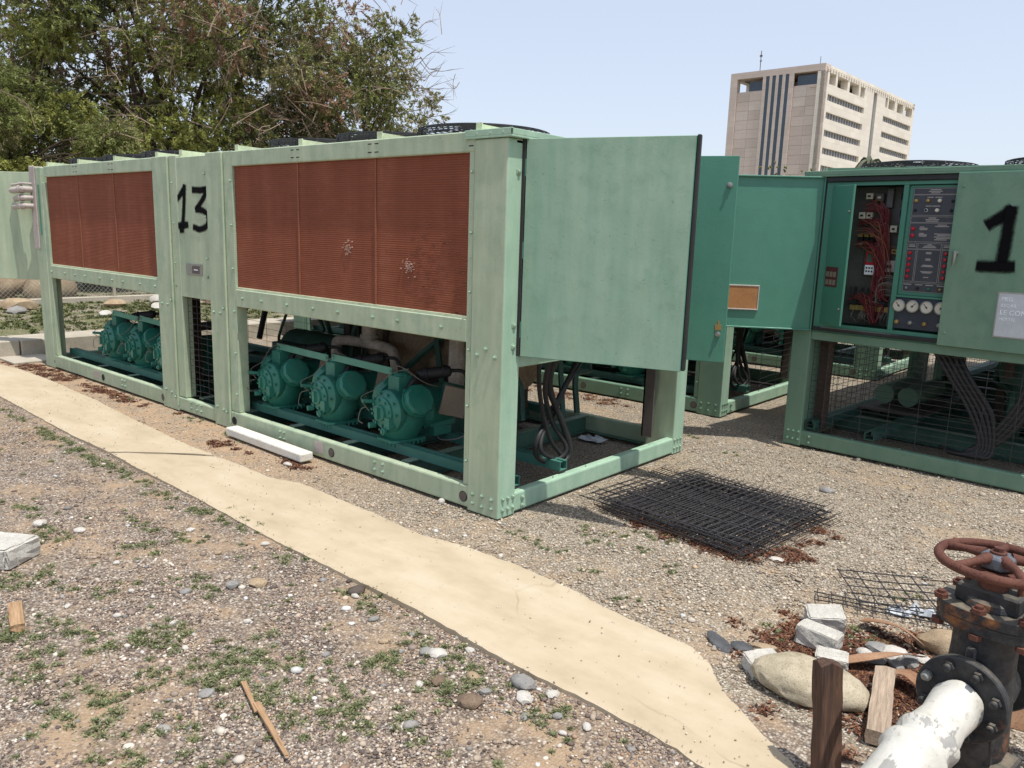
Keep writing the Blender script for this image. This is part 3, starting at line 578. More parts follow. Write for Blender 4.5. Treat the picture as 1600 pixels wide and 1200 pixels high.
    if comps:
        wr = MB(); wr.tube(cr([(-2.84, 1.0, .35), (-2.84, 1.0, .58), (-2.76, 1.0, .66), (-2.2, 1.0, .665), (-2.06, 1.0, .60), (-2.03, 1.0, .35)], 5), .045, 10); wr.cyl((-2.38, 1.0, .66), (-2.38, 1.0, 1.0), .065, 12); wr.cyl((-2.38, 1.0, .72), (-2.38, 1.0, .75), .08, 12); wr.build('wrapped_pipe', M['wrap'], root, smooth=45)
        wr = MB(); wr.tube([(-1.34, 1.0, z_) for z_ in (.45, .6, .8, 1.0)], [.06, .065, .058, .06], 10); wr.build('wrapped_pipe', M['wrap'], root, smooth=45)
        for k_, x_ in enumerate((-2.60, -1.89, -1.18)): compressor(root, x_, .17, R(-4), seed=k_)
        for x_ in (-5.62, -5.02, -4.42): compressor(root, x_, .19, R(-4), box=False, seed=int(x_ * 10))
        for a, b in ((-2.60, -1.94), (-1.89, -1.22), (-5.62, -5.04), (-5.0, -4.45)):
            m_ = MB(); m_.add([(a, .25, .665), (b, .25, .65), (b, .25, .70), (a, .25, .715), (a, .26, .665), (b, .26, .65), (b, .26, .70), (a, .26, .715)], [(0, 1, 2, 3), (7, 6, 5, 4), (0, 4, 5, 1), (3, 2, 6, 7), (0, 3, 7, 4), (1, 5, 6, 2)])
            m_.cyl((a + .02, .244, .69), (a + .02, .25, .69), .012, 8); m_.cyl((b - .02, .244, .675), (b - .02, .25, .675), .012, 8); m_.build('link_bar', M['compdust'], root)
        for pts in ([(-6.0, 1.85, 1.0), (-5.85, 1.8, .7), (-5.75, 1.7, .45), (-5.7, 1.6, .2)], [(-5.78, 1.85, 1.0), (-5.80, 1.8, .7), (-5.74, 1.68, .45), (-5.7, 1.5, .2)], [(-5.35, 1.85, 1.0), (-5.58, 1.8, .72), (-5.70, 1.66, .5), (-5.7, 1.5, .25)], [(-4.78, 1.6, 1.0), (-4.85, 1.55, .7), (-4.9, 1.5, .4)]): hz = MB(); hz.tube(cr(pts, 5), .032, 8); hz.build('black_hose', M['black'], root, smooth=50)
    # random dark plumbing across the middle
    rr = random.Random(5); pm_ = MB()
    for k in range(16):
        x_ = rr.uniform(-4.0, -.6) if k % 2 else rr.uniform(-4.2, -2.7); y_ = rr.uniform(1.1, 1.95); z_ = rr.uniform(.3, .9)
        pm_.tube(cr([(x_, y_, .2), (x_ + rr.uniform(-.1, .1), y_, z_), (x_ + rr.uniform(-.4, .4), y_ + rr.uniform(-.2, .2), z_ + .08), (x_ + rr.uniform(-.5, .5), y_, 1.0)], 4), rr.uniform(.012, .03), 6)
    pm_.cyl((-3.75, 1.2, .45), (-3.0, 1.2, .45), .2, 16); pm_.box(-3.7, -3.2, .9, 1.35, .2, .55); pm_.build('pipework', M['inner'], root, smooth=45, kind='stuff')
    # end-bay cables
    cbm = MB()
    if not rich:
        c0 = [([(-.06, .40, .93), (-.12, .50, .65), (-.16, .66, .35), (-.14, .78, .20), (-.13, .72, .19), (-.14, .55, .30), (-.2, .75, .52), (-.3, 1.25, .92)], .018),
              ([(-.06, .52, .93), (-.13, .56, .68), (-.17, .70, .44), (-.12, .80, .25), (-.16, .70, .17), (-.18, .56, .24), (-.16, .56, .38), (-.22, .80, .50), (-.3, 1.2, .93)], .020),
              ([(-.06, .60, .93), (-.14, .62, .70), (-.13, .76, .42), (-.12, .84, .22), (-.14, .76, .16), (-.2, .62, .20)], .024),
              ([(-.08, .66, .93), (-.18, .66, .68), (-.16, .80, .42), (-.14, .87, .25), (-.15, .80, .18)], .020),
              ([(-.25, 1.28, .93), (-.3, 1.05, .65), (-.32, .85, .45), (-.3, .7, .28)], .013)]
        for pts, r_ in c0: cbm = MB(); cbm.tube(cr(pts, 6), r_ * .8, 8); cbm.build('cable', M['black'], root, smooth=50)
    m_ = MB(); m_.box(-.30, -.02, .25, .75, .885, .944); m_.build('cabinet_base_tray', E_, root)
    return root

def cabinet_detail(cab):
    def bx(name, m, x0, x1, y0, y1, z0, z1, bev=.003): q = MB(); q.box(x0, x1, y0, y1, z0, z1); return q.build(name, m, cab, bevel=bev)
    # breakers and contactors (y along the face, z up)
    for (y_, z_, w_, h_, m, d) in ((.43, 1.985, .05, .045, 'cream', .05), (.505, 1.975, .06, .06, 'cabin', .05), (.39, 1.842, .05, .05, 'cream', .05), (.445, 1.842, .045, .05, 'cream', .05), (.635, 1.745, .05, .05, 'cream', .06), (.63, 1.47, .08, .085, 'conduit', .04), (.68, 1.98, .04, .05, 'dark', .05), (.685, 1.86, .035, .05, 'dark', .06), (.65, 1.58, .05, .04, 'brass', .03), (.40, 1.77, .07, .02, 'brown', .03), (.44, 1.63, .14, .015, 'conduit', .02)):
        o = bx('contactor', M[m], -.189, -.189 + d, y_ - w_ / 2, y_ + w_ / 2, z_ - h_ / 2, z_ + h_ / 2); q = MB(); q.box(-.188 + d, -.184 + d, y_ - w_ * .2, y_ + w_ * .2, z_ - h_ * .15, z_ + h_ * .12); q.build('terminal', M['dark' if m != 'cabin' else 'cream'], o)
    for k in range(3): bx('relay', M['brass'], -.189, -.14, .375 + k * .045, .41 + k * .045, 1.68, 1.705); bx('relay_socket', M['dark'], -.189, -.15, .375 + k * .045, .41 + k * .045, 1.64, 1.678)
    bx('relay', M['motor'], -.189, -.145, .515, .56, 1.655, 1.70)
    bx('controller_back', M['cabin'], -.189, -.16, .43, .56, 1.39, 1.61, .006)
    bx('controller', M['redbutton'], -.159, -.135, .455, .525, 1.475, 1.575); bx('controller_screen', M['inner'], -.134, -.131, .468, .512, 1.495, 1.558, 0); bx('controller_keys', M['white'], -.159, -.135, .455, .525, 1.40, 1.473)
    kk = MB()
    for a in range(2):
        for b in range(3): kk.box(-.1345, -.131, .466 + b * .02, .477 + b * .02, 1.42 + a * .025, 1.432 + a * .025)
    kk.build('key', M['dark'], cab)
    bx('cable_duct', M['motor'], -.189, -.15, .555, .60, 1.90, 2.04)
    for k in range(9): bx('terminal_block', M['brass'], -.17, -.135, .375 + k * .037, .41 + k * .037, 1.125, 1.165, .002)
    bx('busbar', M['conduit'], -.17, -.16, .37, .60, 1.205, 1.215); bx('busbar', M['brown'], -.17, -.15, .61, .71, 1.60, 1.625)
    for k in range(5): bx('fuse', M['motor'], -.175, -.14, .62, .70, 1.245 + k * .032, 1.27 + k * .032)
    rr = random.Random(3)
    for m, n_, r_ in (('redwire', 60, .0032), ('pinkwire', 46, .003), ('orangewire', 18, .0032), ('greywire', 44, .003), ('black', 46, .0035)):
        q = MB()
        for k in range(n_):
            xx = rr.uniform(-.16, -.10); yc = rr.gauss(.572, .016)
            if m in ('redwire', 'pinkwire') and k % 3 == 0:     # trunk of the loom
                q.tube(cr([(xx, rr.uniform(.40, .6), rr.uniform(1.86, 1.93)), (xx, yc, 1.88), (xx, yc + rr.gauss(0, .012), 1.7), (xx, yc + rr.gauss(0, .012), 1.5), (xx, yc + rr.gauss(0, .01), 1.3), (xx - .02, rr.uniform(.42, .68), 1.21)], 4), r_, 4)
            elif m in ('redwire', 'pinkwire', 'orangewire'):
                z_ = rr.choice([1.93, 1.80, 1.79, 1.74, 1.72, 1.62, 1.60, 1.23, 1.22]); ys = rr.uniform(.36, .5)
                q.tube(cr([(xx, ys, z_ + rr.uniform(-.03, .03)), (xx + .02, (ys + yc) / 2, z_ + rr.uniform(-.03, .03)), (xx, yc, z_ - rr.uniform(.02, .2)), (xx - .02, yc + rr.uniform(-.02, .06), z_ - rr.uniform(.2, .4) if z_ > 1.5 else 1.18)], 4), r_, 4)
            elif m == 'greywire':
                if k % 2: z_ = 1.24 + .16 * rr.random(); q.tube(cr([(xx, .70, z_), (xx, .63, z_ + .01), (xx, .58, z_ - .02), (xx, .57, z_ - .1)], 4), r_ * 1.3, 4)
                else: y_ = rr.uniform(.37, .7); q.tube(cr([(-.14, y_, 1.125), (-.11, y_ + rr.uniform(-.02, .02), 1.08), (-.15, y_ + rr.uniform(-.06, .06), 1.03)], 4), r_, 4)
            else: y_ = rr.uniform(.36, .70); q.tube(cr([(-.14, y_, 1.165), (-.12, y_, 1.19), (-.16, y_ + rr.uniform(-.03, .03), rr.choice([1.22, 1.22, 1.3]))], 4), r_, 4)
        q.build('wiring', M[m], cab, kind='stuff', smooth=60)
    # inner door left of the wiring, part open
    Dm = TR(0, .213, 0, R(90 - 33)); q = MB(); q.box(0, .255, -.006, 0, 1.015, 2.052, Dm); q.box(.249, .255, 0, .012, 1.015, 2.052, Dm)
    idr = q.build('inner_door', M['deep'], cab, bevel=.002)
    q = MB(); q.box(.02, .17, -.0085, -.0065, 1.30, 1.45, Dm); q.build('red_notice', M['redlabel'], idr); q = MB()
    for a in range(2):
        for b in range(3): q.box(.03 + b * .045, .065 + b * .045, -.0105, -.009, 1.315 + a * .06, 1.355 + a * .06, Dm)
    q.build('notice_print', M['terminal'], idr)
    q = MB(); q.cyl((.235, -.006, 1.86), (.235, -.02, 1.86), .008, 8, M=Dm); q.cyl((.235, -.006, 1.14), (.235, -.02, 1.14), .009, 8, M=Dm); q.build('door_latch', M['steel'], idr)
    # legend frames and print
    q = MB(); X0, X1 = -.0168, -.0160
    def rect(y0, y1, z0, z1, t=.0022): q.box(X0, X1, y0, y1, z0, z0 + t); q.box(X0, X1, y0, y1, z1 - t, z1); q.box(X0, X1, y0, y0 + t, z0 + t, z1 - t); q.box(X0, X1, y1 - t, y1, z0 + t, z1 - t)
    rect(.787, 1.078, 1.985, 2.028); rect(.787, 1.078, 1.84, 1.983); rect(.787, 1.078, 1.79, 1.832); rect(.787, 1.078, 1.655, 1.788); rect(.787, .85, 1.605, 1.647); rect(.787, .85, 1.375, 1.603); rect(.857, 1.012, 1.605, 1.647); rect(.857, 1.012, 1.375, 1.603); rect(1.02, 1.078, 1.605, 1.647); rect(1.02, 1.078, 1.375, 1.603); rect(.787, 1.078, 1.302, 1.367)
    def line(yc, z, w_, h_=.006): q.box(X0, X1, yc - w_ / 2, yc + w_ / 2, z, z + h_)
    for (yc, z, w_) in ((.93, 2.014, .07), (.93, 2.003, .09), (.93, 1.992, .06), (.90, 1.962, .04), (.955, 1.962, .045), (.895, 1.902, .04), (.945, 1.902, .05), (.93, 1.82, .05), (.93, 1.809, .09), (.93, 1.798, .08), (.87, 1.757, .03), (.88, 1.748, .055), (.88, 1.739, .05), (.87, 1.712, .03), (.88, 1.703, .055), (.88, 1.694, .05), (1.0, 1.772, .06), (1.0, 1.762, .09), (1.01, 1.71, .11), (1.02, 1.700, .09), (1.01, 1.69, .11), (1.02, 1.68, .10), (1.0, 1.67, .08), (.818, 1.63, .04), (.818, 1.62, .045), (.935, 1.634, .03), (.935, 1.625, .07), (.935, 1.615, .09), (1.05, 1.63, .04), (1.05, 1.62, .045), (.935, 1.58, .04), (.935, 1.572, .035), (.935, 1.535, .035), (.935, 1.527, .035), (.935, 1.49, .06), (.935, 1.482, .08), (.935, 1.445, .08), (.935, 1.437, .06), (.935, 1.405, .035), (.82, 1.35, .05), (.895, 1.35, .05), (.965, 1.35, .05), (1.04, 1.35, .05)): line(yc, z, w_)
    q.build('legend_print', M['legend'], cab)
    def knob(name, m, y_, z_, r_, d=.012, ring=None):
        q = MB(); q.lathe([(r_, 0), (r_, d * .5), (r_ * .75, d), (r_ * .3, d * 1.1)], 14, Matrix.Translation((-.0165, y_, z_)) @ Matrix.Rotation(R(90), 4, 'Y')); o = q.build(name, m, cab, smooth=40)
        if ring: q = MB(); q.lathe([(r_ * 1.3, 0), (r_ * 1.3, .003)], 14, Matrix.Translation((-.0166, y_, z_)) @ Matrix.Rotation(R(90), 4, 'Y')); q.build('bezel', ring, o)
    for y_, m in ((.812, 'brass'), (.89, 'brass'), (.965, 'gaugeface')): knob('fuse_holder', M[m], y_, 1.942, .014, .016)
    knob('fuse_holder', M['gaugeface'], .955, 1.876, .014, .016); knob('switch', M['dark'], .882, 1.876, .009, .014, M['white'])
    for y_, z_ in ((.81, 1.876), (1.048, 1.938), (1.045, 1.873)): knob('switch', M['dark'], y_, z_, .010, .01)
    for z_ in (1.747, 1.700): knob('red_lamp', M['redbutton'], .812, z_, .014)
    for k in range(5): knob('red_lamp', M['redbutton'], .810, 1.577 - k * .042, .013); knob('red_lamp', M['redbutton'], 1.047, 1.577 - k * .042, .013)
    for y_, m in ((.815, 'steel'), (.89, 'dark'), (.965, 'comp'), (1.04, 'brass')): knob('toggle_switch', M[m], y_, 1.328, .010, .016)
    for k, y_ in enumerate((.782, .876, .971, 1.066)):
        T_ = Matrix.Translation((-.0118, y_, 1.197)) @ Matrix.Rotation(R(90), 4, 'Y')
        q = MB(); q.lathe([(.045, 0), (.045, .02), (.041, .022), (.040, .014)], 24, T_, caps=False); q.lathe([(.0405, .001), (.0405, .013)], 24, T_); g = q.build('pressure_gauge', M['steel'], cab, smooth=40)
        q = MB(); q.lathe([(.039, .0135), (.039, .0145)], 24, T_); q.build('dial', M['gaugeface'], g)
        a = R(-40 if k % 2 else 40); q = MB(); q.box(.0150, .0165, -.0018, .0018, -.012, .030, Matrix.Translation((-.0118, y_, 1.197)) @ Matrix.Rotation(a, 4, 'X')); q.lathe([(.006, .0148), (.006, .018)], 10, T_); q.build('needle', M['dark'], g)
    for k, y_ in enumerate((.778, .871, .968, 1.064)): knob('valve_knob', M['brass' if k % 2 == 0 else 'steel'], y_, 1.078, .017, .022)

u13 = chiller('chiller', 'nearest faded green chiller with 13 sprayed on its centre panel', (0, 0, 0), 0,
              doors={'left': 73, 'right': None}, meshes=(('f', -3.62, -3.17, .16, 1.04, .15, .052), ('r', -6.55, -2.8, .16, .98, .42, .075), ('r', -2.7, -2.2, .16, .98, .12, .075)))
Dm = TR(.02, 1.17, 0, R(90 - 69)); q = MB(); q.box(0, .66, -.016, 0, .86, 2.128, Dm); q.box(.0, .012, 0, .022, .86, 2.128, Dm); q.box(.648, .66, 0, .022, .86, 2.128, Dm); sd = q.build('swing_panel', M['deep'], u13, bevel=.002, label='darker green panel swung open behind the large pale door')
for z_ in (1.955, 1.04):
    q = MB(); q.lathe([(.017, 0), (.017, .012), (.008, .014), (.008, .024)], 12, Dm @ Matrix.Translation((.615, -.016, z_)) @ Matrix.Rotation(R(90), 4, 'X')); q.build('latch', M['steel'], sd, smooth=40)
q = MB(); q.box(.595, .633, -.02, -.0165, 1.065, 1.10, Dm); q.box(.609, .619, -.02, -.0165, 1.10, 1.125, Dm); q.build('latch_tag', M['brass'], sd)
FP = lambda x, z, o: (x, .012 - o, z)
ribbon('painted_number', [[(-3.636, 1.823), (-3.587, 1.854), (-3.52, 1.905)], [(-3.515, 1.915), (-3.535, 1.771), (-3.57, 1.60)], [(-3.644, 1.602), (-3.57, 1.606), (-3.495, 1.611)], [(-3.601, 1.568), (-3.573, 1.570)]], .043, u13, FP, M['spray'])
ribbon('painted_number', [[(-3.377, 1.889), (-3.269, 1.885), (-3.165, 1.892)], [(-3.165, 1.885), (-3.219, 1.821), (-3.335, 1.735)], [(-3.335, 1.735), (-3.21, 1.721), (-3.155, 1.672), (-3.179, 1.61), (-3.283, 1.579), (-3.385, 1.593)]], .040, u13, FP, M['spray'])
q = MB(); q.box(-3.535, -3.275, .004, .0115, 1.205, 1.30); npl = q.build('name_plate', M['steel'], u13, bevel=.002)
q = MB(); q.box(-3.43, -3.31, .0022, .0038, 1.22, 1.282); q.build('plate_field', M['primer'], npl)
q = MB(); q.box(-3.40, -3.335, .001, .002, 1.246, 1.254); q.build('plate_print', M['white'], npl)
# dents in the coil where fins are bent pale
for (cx, cz, s_) in ((-1.40, 1.49, .8), (-.81, 1.40, .75)):
    rr = random.Random(int(cx * -100)); q = MB()
    for k in range(70):
        r_ = abs(rr.gauss(0, .026)) * s_; a = rr.uniform(0, 6.28); x_, z_ = cx + r_ * math.cos(a) * 1.3, cz + r_ * math.sin(a) * 1.5; l_ = rr.uniform(.008, .026); q.add([(x_, .024, z_), (x_ + l_, .0195, z_ + rr.uniform(-.003, .006)), (x_ + l_, .0245, z_ + .008), (x_, .021, z_ + .005)], [(0, 1, 2, 3)])
    q.build('bent_fins', M['bentfin'], u13)
rr = random.Random(8); q = MB()
for k in range(150):
    x_ = rr.uniform(-.80, -.32); z_ = max(1.16, min(2.0, rr.gauss(1.42, .14))); l_ = rr.uniform(.01, .06); q.box(x_, min(x_ + l_, -.295), .0215, .0225, z_, z_ + .0025)
q.build('scraped_fins', M['copper'], u13, kind='stuff')
# far-end conduit cover, stubs and the swung-back door
q = MB(); q.box(-6.872, -6.74, -.014, -.001, 1.30, 2.175); q.box(-6.885, -6.862, -.014, .12, 1.30, 2.18); cc = q.build('conduit_cover', M['conduit'], u13, bevel=.004)
for z_, l_, r_ in ((1.99, .34, .012), (1.93, .34, .034), (1.84, .25, .030), (1.755, .30, .030)):
    q = MB(); q.tube(cr([(-6.84, .0, z_), (-6.845, -.07, z_), (-6.88, -.09, z_), (-6.86 - l_, -.09, z_ - .01)], 4), r_, 12); q.lathe([(r_ * 1.3, 0), (r_ * 1.3, .05)], 12, TR(-6.90, -.09, z_) @ Matrix.Rotation(R(-90), 4, 'Y')); q.build('conduit_stub', M['conduit'], u13, smooth=40)
q = MB(); q.box(-6.70, -6.655, -.0045, -.001, 1.45, 1.98); q.build('fresh_paint_patch', M['deep'], u13)
Dm = TR(-6.90, .20, 0, math.atan2(-.58, -.81)); q = MB(); q.box(0, .92, 0, .012, .945, 2.125, Dm); q.box(0, .012, -.02, 0, .945, 2.125, Dm); q.box(.908, .92, -.02, 0, .945, 2.125, Dm); fd = q.build('cabinet_door', M['front'], u13, bevel=.003, label='far end door swung right back beside the conduit stubs')
q = MB(); q.box(.66, .665, -.03, -.02, 1.0, 2.0, Dm); q.build('door_brace', M['deep'], fd)

u1 = chiller('chiller', 'darker green chiller with 1 sprayed on its closed door and its control panel bared', (.44, 3.03, 0), R(-94.07), 'green2', 'green2', 'green2', comps=False,
             doors={'left': 142, 'right': 0, 'pocket': True}, rich=True, meshes=(('e', .18, 1.96, .14, .90, .205, .045), ('f', -6.5, -.30, .16, 1.0, .11, .06), ('r', -6.5, -.3, .16, 1.0, .3, .05)))
EP = lambda y, z, o: (.0425 + o, y, z)
ribbon('painted_number', [[(1.312, 1.788), (1.361, 1.822), (1.412, 1.868)], [(1.420, 1.875), (1.418, 1.752), (1.412, 1.52)], [(1.290, 1.507), (1.374, 1.505), (1.462, 1.512)]], .060, u1, EP, M['spray'])
q = MB(); q.box(.0425, .045, 1.425, 1.87, 1.05, 1.335); sg_ = q.build('paper_sign', M['offwhite'], u1); q = MB()
for a in ((1.418, 1.877, 1.336, 1.343), (1.418, 1.877, 1.042, 1.049), (1.418, 1.424, 1.05, 1.335)): q.box(.0425, .046, *a)
q.build('sign_border', M['legend'], sg_)
for s_, z_, h_, m in (('PKG', 1.285, .036, 'white'), ('REGAR', 1.245, .030, 'white'), ('LE COMPR', 1.195, .044, 'white'), ('MEXTEL', 1.155, .028, 'white')):
    text('sign_lettering', s_, h_, Matrix.Translation((.0462, 1.44, z_)) @ Matrix.Rotation(R(90), 4, 'Z') @ Matrix.Rotation(R(90), 4, 'X'), M[m], sg_)
q = MB()
for yy in (.36, .56): q.cyl((-1.15, yy, .33), (-1.9, yy, .33), .085, 20); q.cyl((-1.14, yy, .33), (-1.15, yy, .33), .08, 20)
q.build('filter_drier', M['green2'], u1, smooth=40)
q = MB(); q.box(-2.0, -.95, .22, .75, .205, .222); q.box(-1.2, -1.1, .3, .36, .15, .205); q.build('drier_shelf', M['primer'], u1)
q = MB()
rr = random.Random(4)
for k in range(14): y_ = rr.uniform(.75, 1.3); q.tube(cr([(-.15 - rr.random() * .1, y_ - .55, .93), (-.3, y_ - .2, .88 + rr.random() * .05), (-.35, y_ + .2, .86), (-.5, y_ + .5, .9)], 4), .010, 5)
q.build('wire_loom', M['wrap'], u1, smooth=50)
q = MB()
for k in range(5):
    o_ = k * .035
    q.tube(cr([(-.10 - o_ * .5, 1.00 + o_, .93), (-.12, 1.14 + o_, .72), (-.14, 1.30 + o_, .48), (-.12, 1.40 + o_ * .6, .24), (-.10, 1.28 + o_, .165), (-.2, 1.12, .17)], 6), .015, 8)
for k in range(4):
    q.tube(cr([(-.2, 1.75 - k * .04, .93), (-.16, 1.68 - k * .03, .6), (-.14, 1.52 - k * .03, .3), (-.12, 1.3, .17)], 6), .018, 8)
q.build('cable', M['black'], u1, smooth=50)

u3 = chiller('chiller', 'green chiller directly behind the number 13 chiller, its shaded corner showing past the doors', (-.34, 3.48, 0), 0, 'green2', 'end', 'door', comps=True,
             doors={'left': 60, 'right': None}, meshes=(('r', -2.7, -.3, .16, 1.0, .3, .06), ('e', .9, 1.96, .14, .90, .4, .06)))
u4 = chiller('chiller', 'farthest green chiller, glimpsed through the frame of the number 1 chiller', (.05, 6.85, 0), 0, 'green2', 'end', 'door', comps=True, doors={'left': 0, 'right': 0}, meshes=())

# ------------------------------------------------------------------ gravel, weeds, leaf litter
def vcol(name, rough=.85, tint=.15, trans=0.0, spec=.3):
    t = NT(name); a = t.n('ShaderNodeAttribute'); a.attribute_name = 'col'; n = t.noise(t.obj(), 40, 3)
    c = t.mix(1.0, a.outputs[0], t.ramp(n, [(.3, 1 - tint), (.7, 1 + tint * .8)]), 'MULTIPLY')
    if trans:
        m = t.fin(c, rough, 0, spec); tl = t.n('ShaderNodeBsdfTranslucent', Color=c); mx = t.n('ShaderNodeMixShader', i0=trans); t.t.links.new(t.b.outputs[0], mx.inputs[1]); t.t.links.new(tl.outputs[0], mx.inputs[2])
        t.t.links.new(mx.outputs[0], t.t.nodes['Material Output'].inputs[0]); return m
    return t.fin(c, rough, 0, spec)
M['pebble'] = vcol('pebble_stone', .85); M['weed'] = vcol('weed_leaves', .6, .2, .25); M['litter'] = vcol('dead_leaves', .8, .2, .15); M['leaf'] = vcol('tree_leaves', .55, .15, .3); M['twig'] = vcol('bare_twigs', .85)
def ico():
    bm = bmesh.new(); bmesh.ops.create_icosphere(bm, subdivisions=1, radius=1); v = np.array([x.co[:] for x in bm.verts]); f = np.array([[a.index for a in q.verts] for q in bm.faces]); bm.free(); return v, f
IV, IF = ico()
def on_path(x, y, m=.0):
    return (y > np.interp(x, [p[0] for p in NEAR], [p[1] for p in NEAR]) - m) & (y < np.interp(x, [p[0] for p in FAR], [p[1] for p in FAR]) + m) & (x < 2.6)
def rot_rand(n):
    q = rng.normal(size=(n, 4)); q /= np.linalg.norm(q, axis=1)[:, None]; a, b, c, d = q.T
    return np.stack([1 - 2 * (c * c + d * d), 2 * (b * c - a * d), 2 * (b * d + a * c), 2 * (b * c + a * d), 1 - 2 * (b * b + d * d), 2 * (c * d - a * b), 2 * (b * d - a * c), 2 * (c * d + a * b), 1 - 2 * (b * b + c * c)], -1).reshape(n, 3, 3)
def pebbles(name, xy, size, pal, pw, flat=.6, z=None):
    n = len(xy); S = size[:, None] * rng.uniform(.65, 1.25, (n, 3)); V = IV[None] * (1 + rng.normal(0, .1, (n, len(IV), 1)))
    V = np.einsum('nij,nvj->nvi', rot_rand(n), V * S[:, None]); V[:, :, 2] *= flat
    zz = gzn(xy[:, 0], xy[:, 1]) if z is None else z
    V += np.stack([xy[:, 0], xy[:, 1], zz + size * flat * .45], -1)[:, None]
    F = (IF[None] + (np.arange(n) * len(IV))[:, None, None]).reshape(-1, 3)
    C = np.array(pal)[rng.choice(len(pal), n, p=pw)] * rng.uniform(.75, 1.25, (n, 1)); C = np.repeat(C[:, None], len(IV), 1).reshape(-1, 3)
    return bigmesh(name, V.reshape(-1, 3), F, M['pebble'], np.clip(C, 0, .75), smooth=False)
def scatter(n, x0, x1, y0, y1, near=2.3, keep=None):
    x = rng.uniform(x0, x1, n); y = rng.uniform(y0, y1, n); d = np.hypot(x - 2.85, y + 3.24); k = (rng.random(n) < np.minimum(1, (near / d) ** 1.6)) & ~on_path(x, y, -.015)
    if keep is not None: k &= keep(x, y)
    return np.stack([x[k], y[k]], -1)
palA = [(.11, .085, .073), (.20, .155, .13), (.30, .24, .19), (.40, .325, .25), (.52, .47, .40), (.24, .225, .21), (.30, .20, .14)]
palC = [(.20, .16, .12), (.31, .255, .195), (.41, .35, .27), (.51, .45, .37), (.28, .255, .22), (.40, .29, .19)]
fA = lambda x, y: (y < -.9) & (y < -.48 * x + 1.2)
def lumpy(x, y): return np.sin(x * 3.1 + 1.3 * np.sin(y * 4.3)) * np.sin(y * 5.2 + 1.7 * np.sin(x * 2.3)) + .5 * np.sin(x * 9 + y * 7) * np.sin(y * 11 - x * 5)
xyA = scatter(420000, -6.5, 2.2, -3.1, -.9, 2.5, lambda x, y: fA(x, y) & (rng.random(len(x)) < np.clip(.6 - .85 * lumpy(x, y), .06, 1)))
print('pebA', len(xyA)); pebbles('gravel', xyA, rng.gamma(4, .00082, len(xyA)) + .0016, palA, [.15, .25, .25, .17, .08, .06, .04])
xyA2 = scatter(2600, -6, 2.2, -3.0, -.98, 3.2, fA)
keepw = rng.random(len(xyA2)) < .7; xyA2 = xyA2[keepw]; pebbles('coarse_gravel', xyA2, rng.gamma(2.2, .0026, len(xyA2)) + .005, palA + [(.52, .52, .50)], [.05, .15, .2, .15, .18, .12, .05, .1], .5)
inside = lambda x, y: (x > -6.86) & (x < 0) & (y > 0) & (y < 2.15)
xyC = scatter(120000, -6.5, 4.2, -.6, 3.3, 3.6, lambda x, y: (y > -.75) & ~inside(x, y) & ((x > -1.0) | (rng.random(len(x)) < .5)))
pebbles('gravel', xyC, rng.gamma(6, .0008, len(xyC)) + .0015, palC, [.14, .26, .26, .17, .09, .08])
nn = 1100; gx = rng.uniform(-6, 2.2, nn); e = rng.random(nn); ee = np.where(rng.random(nn) < .5, e ** 3, 1 - e ** 3); n0 = np.interp(gx, [p[0] for p in NEAR], [p[1] for p in NEAR]); f0 = np.interp(gx, [p[0] for p in FAR], [p[1] for p in FAR])
pebbles('path_grit', np.stack([gx, n0 + (f0 - n0) * ee], -1), rng.gamma(3, .0007, nn) + .0006, palC, [.05, .2, .3, .25, .05, .15], z=.010 + .004 * (1 - ee))
xyC2 = scatter(700, -5, 3.2, -.45, 3, 3.0, lambda x, y: ~inside(x, y))
pebbles('coarse_gravel', xyC2, rng.gamma(3, .003, len(xyC2)) + .004, palC + [(.5, .5, .48)], [.15, .2, .2, .15, .15, .05, .1], .5)

def quads(name, C0, n, spread, h0, h1, ln, wd, cols, mat, droop=.3, kind='stuff', parent=None, flat=False, jit=.25):
    """many leaf-sized quads; C0: (k,4) centres x,y,z,radius"""
    P = []; 
    C0 = np.asarray(C0); k = len(C0); idx = np.repeat(np.arange(k), n); N = len(idx)
    a = rng.uniform(0, 2 * np.pi, N); r = np.abs(rng.normal(0, .5, N)); base = C0[idx, :3].copy(); base[:, 0] += np.cos(a) * r * C0[idx, 3]; base[:, 1] += np.sin(a) * r * C0[idx, 3]
    hh = rng.uniform(h0, h1, N) * np.maximum(.25, 1 - r * .6) * np.minimum(1.4, C0[idx, 3] / .07); base[:, 2] += hh * (0 if flat else .8)
    yaw = a + rng.normal(0, .7, N) if not flat else rng.uniform(0, 6.28, N); pit = rng.uniform(-.2, 1.1, N) if not flat else rng.normal(0, .35, N)
    d = np.stack([np.cos(yaw) * np.cos(pit), np.sin(yaw) * np.cos(pit), np.sin(pit)], -1); s = np.cross(d, rng.normal(size=(N, 3))); s /= np.linalg.norm(s, axis=1)[:, None]
    if flat: s = np.stack([-np.sin(yaw), np.cos(yaw), rng.normal(0, .4, N)], -1)
    l = ln * rng.uniform(.5, 1.3, N)[:, None]; w_ = wd * rng.uniform(.6, 1.3, N)[:, None]; up = np.cross(d, s)
    V = np.stack([base - d * l * .5, base + s * w_ * .5 + up * w_ * .15, base + d * l * .5, base - s * w_ * .5 + up * w_ * .15], 1)
    V[:, :, 2] = np.maximum(V[:, :, 2], C0[idx, 2][:, None] - .012)
    F = np.arange(4 * N).reshape(N, 4); C = np.array(cols)[rng.choice(len(cols), N)] * rng.uniform(1 - jit, 1 + jit, (N, 1)); C = np.repeat(C[:, None], 4, 1).reshape(-1, 3)
    return bigmesh(name, V.reshape(-1, 3), F, mat, np.clip(C, 0, .6), kind, parent)
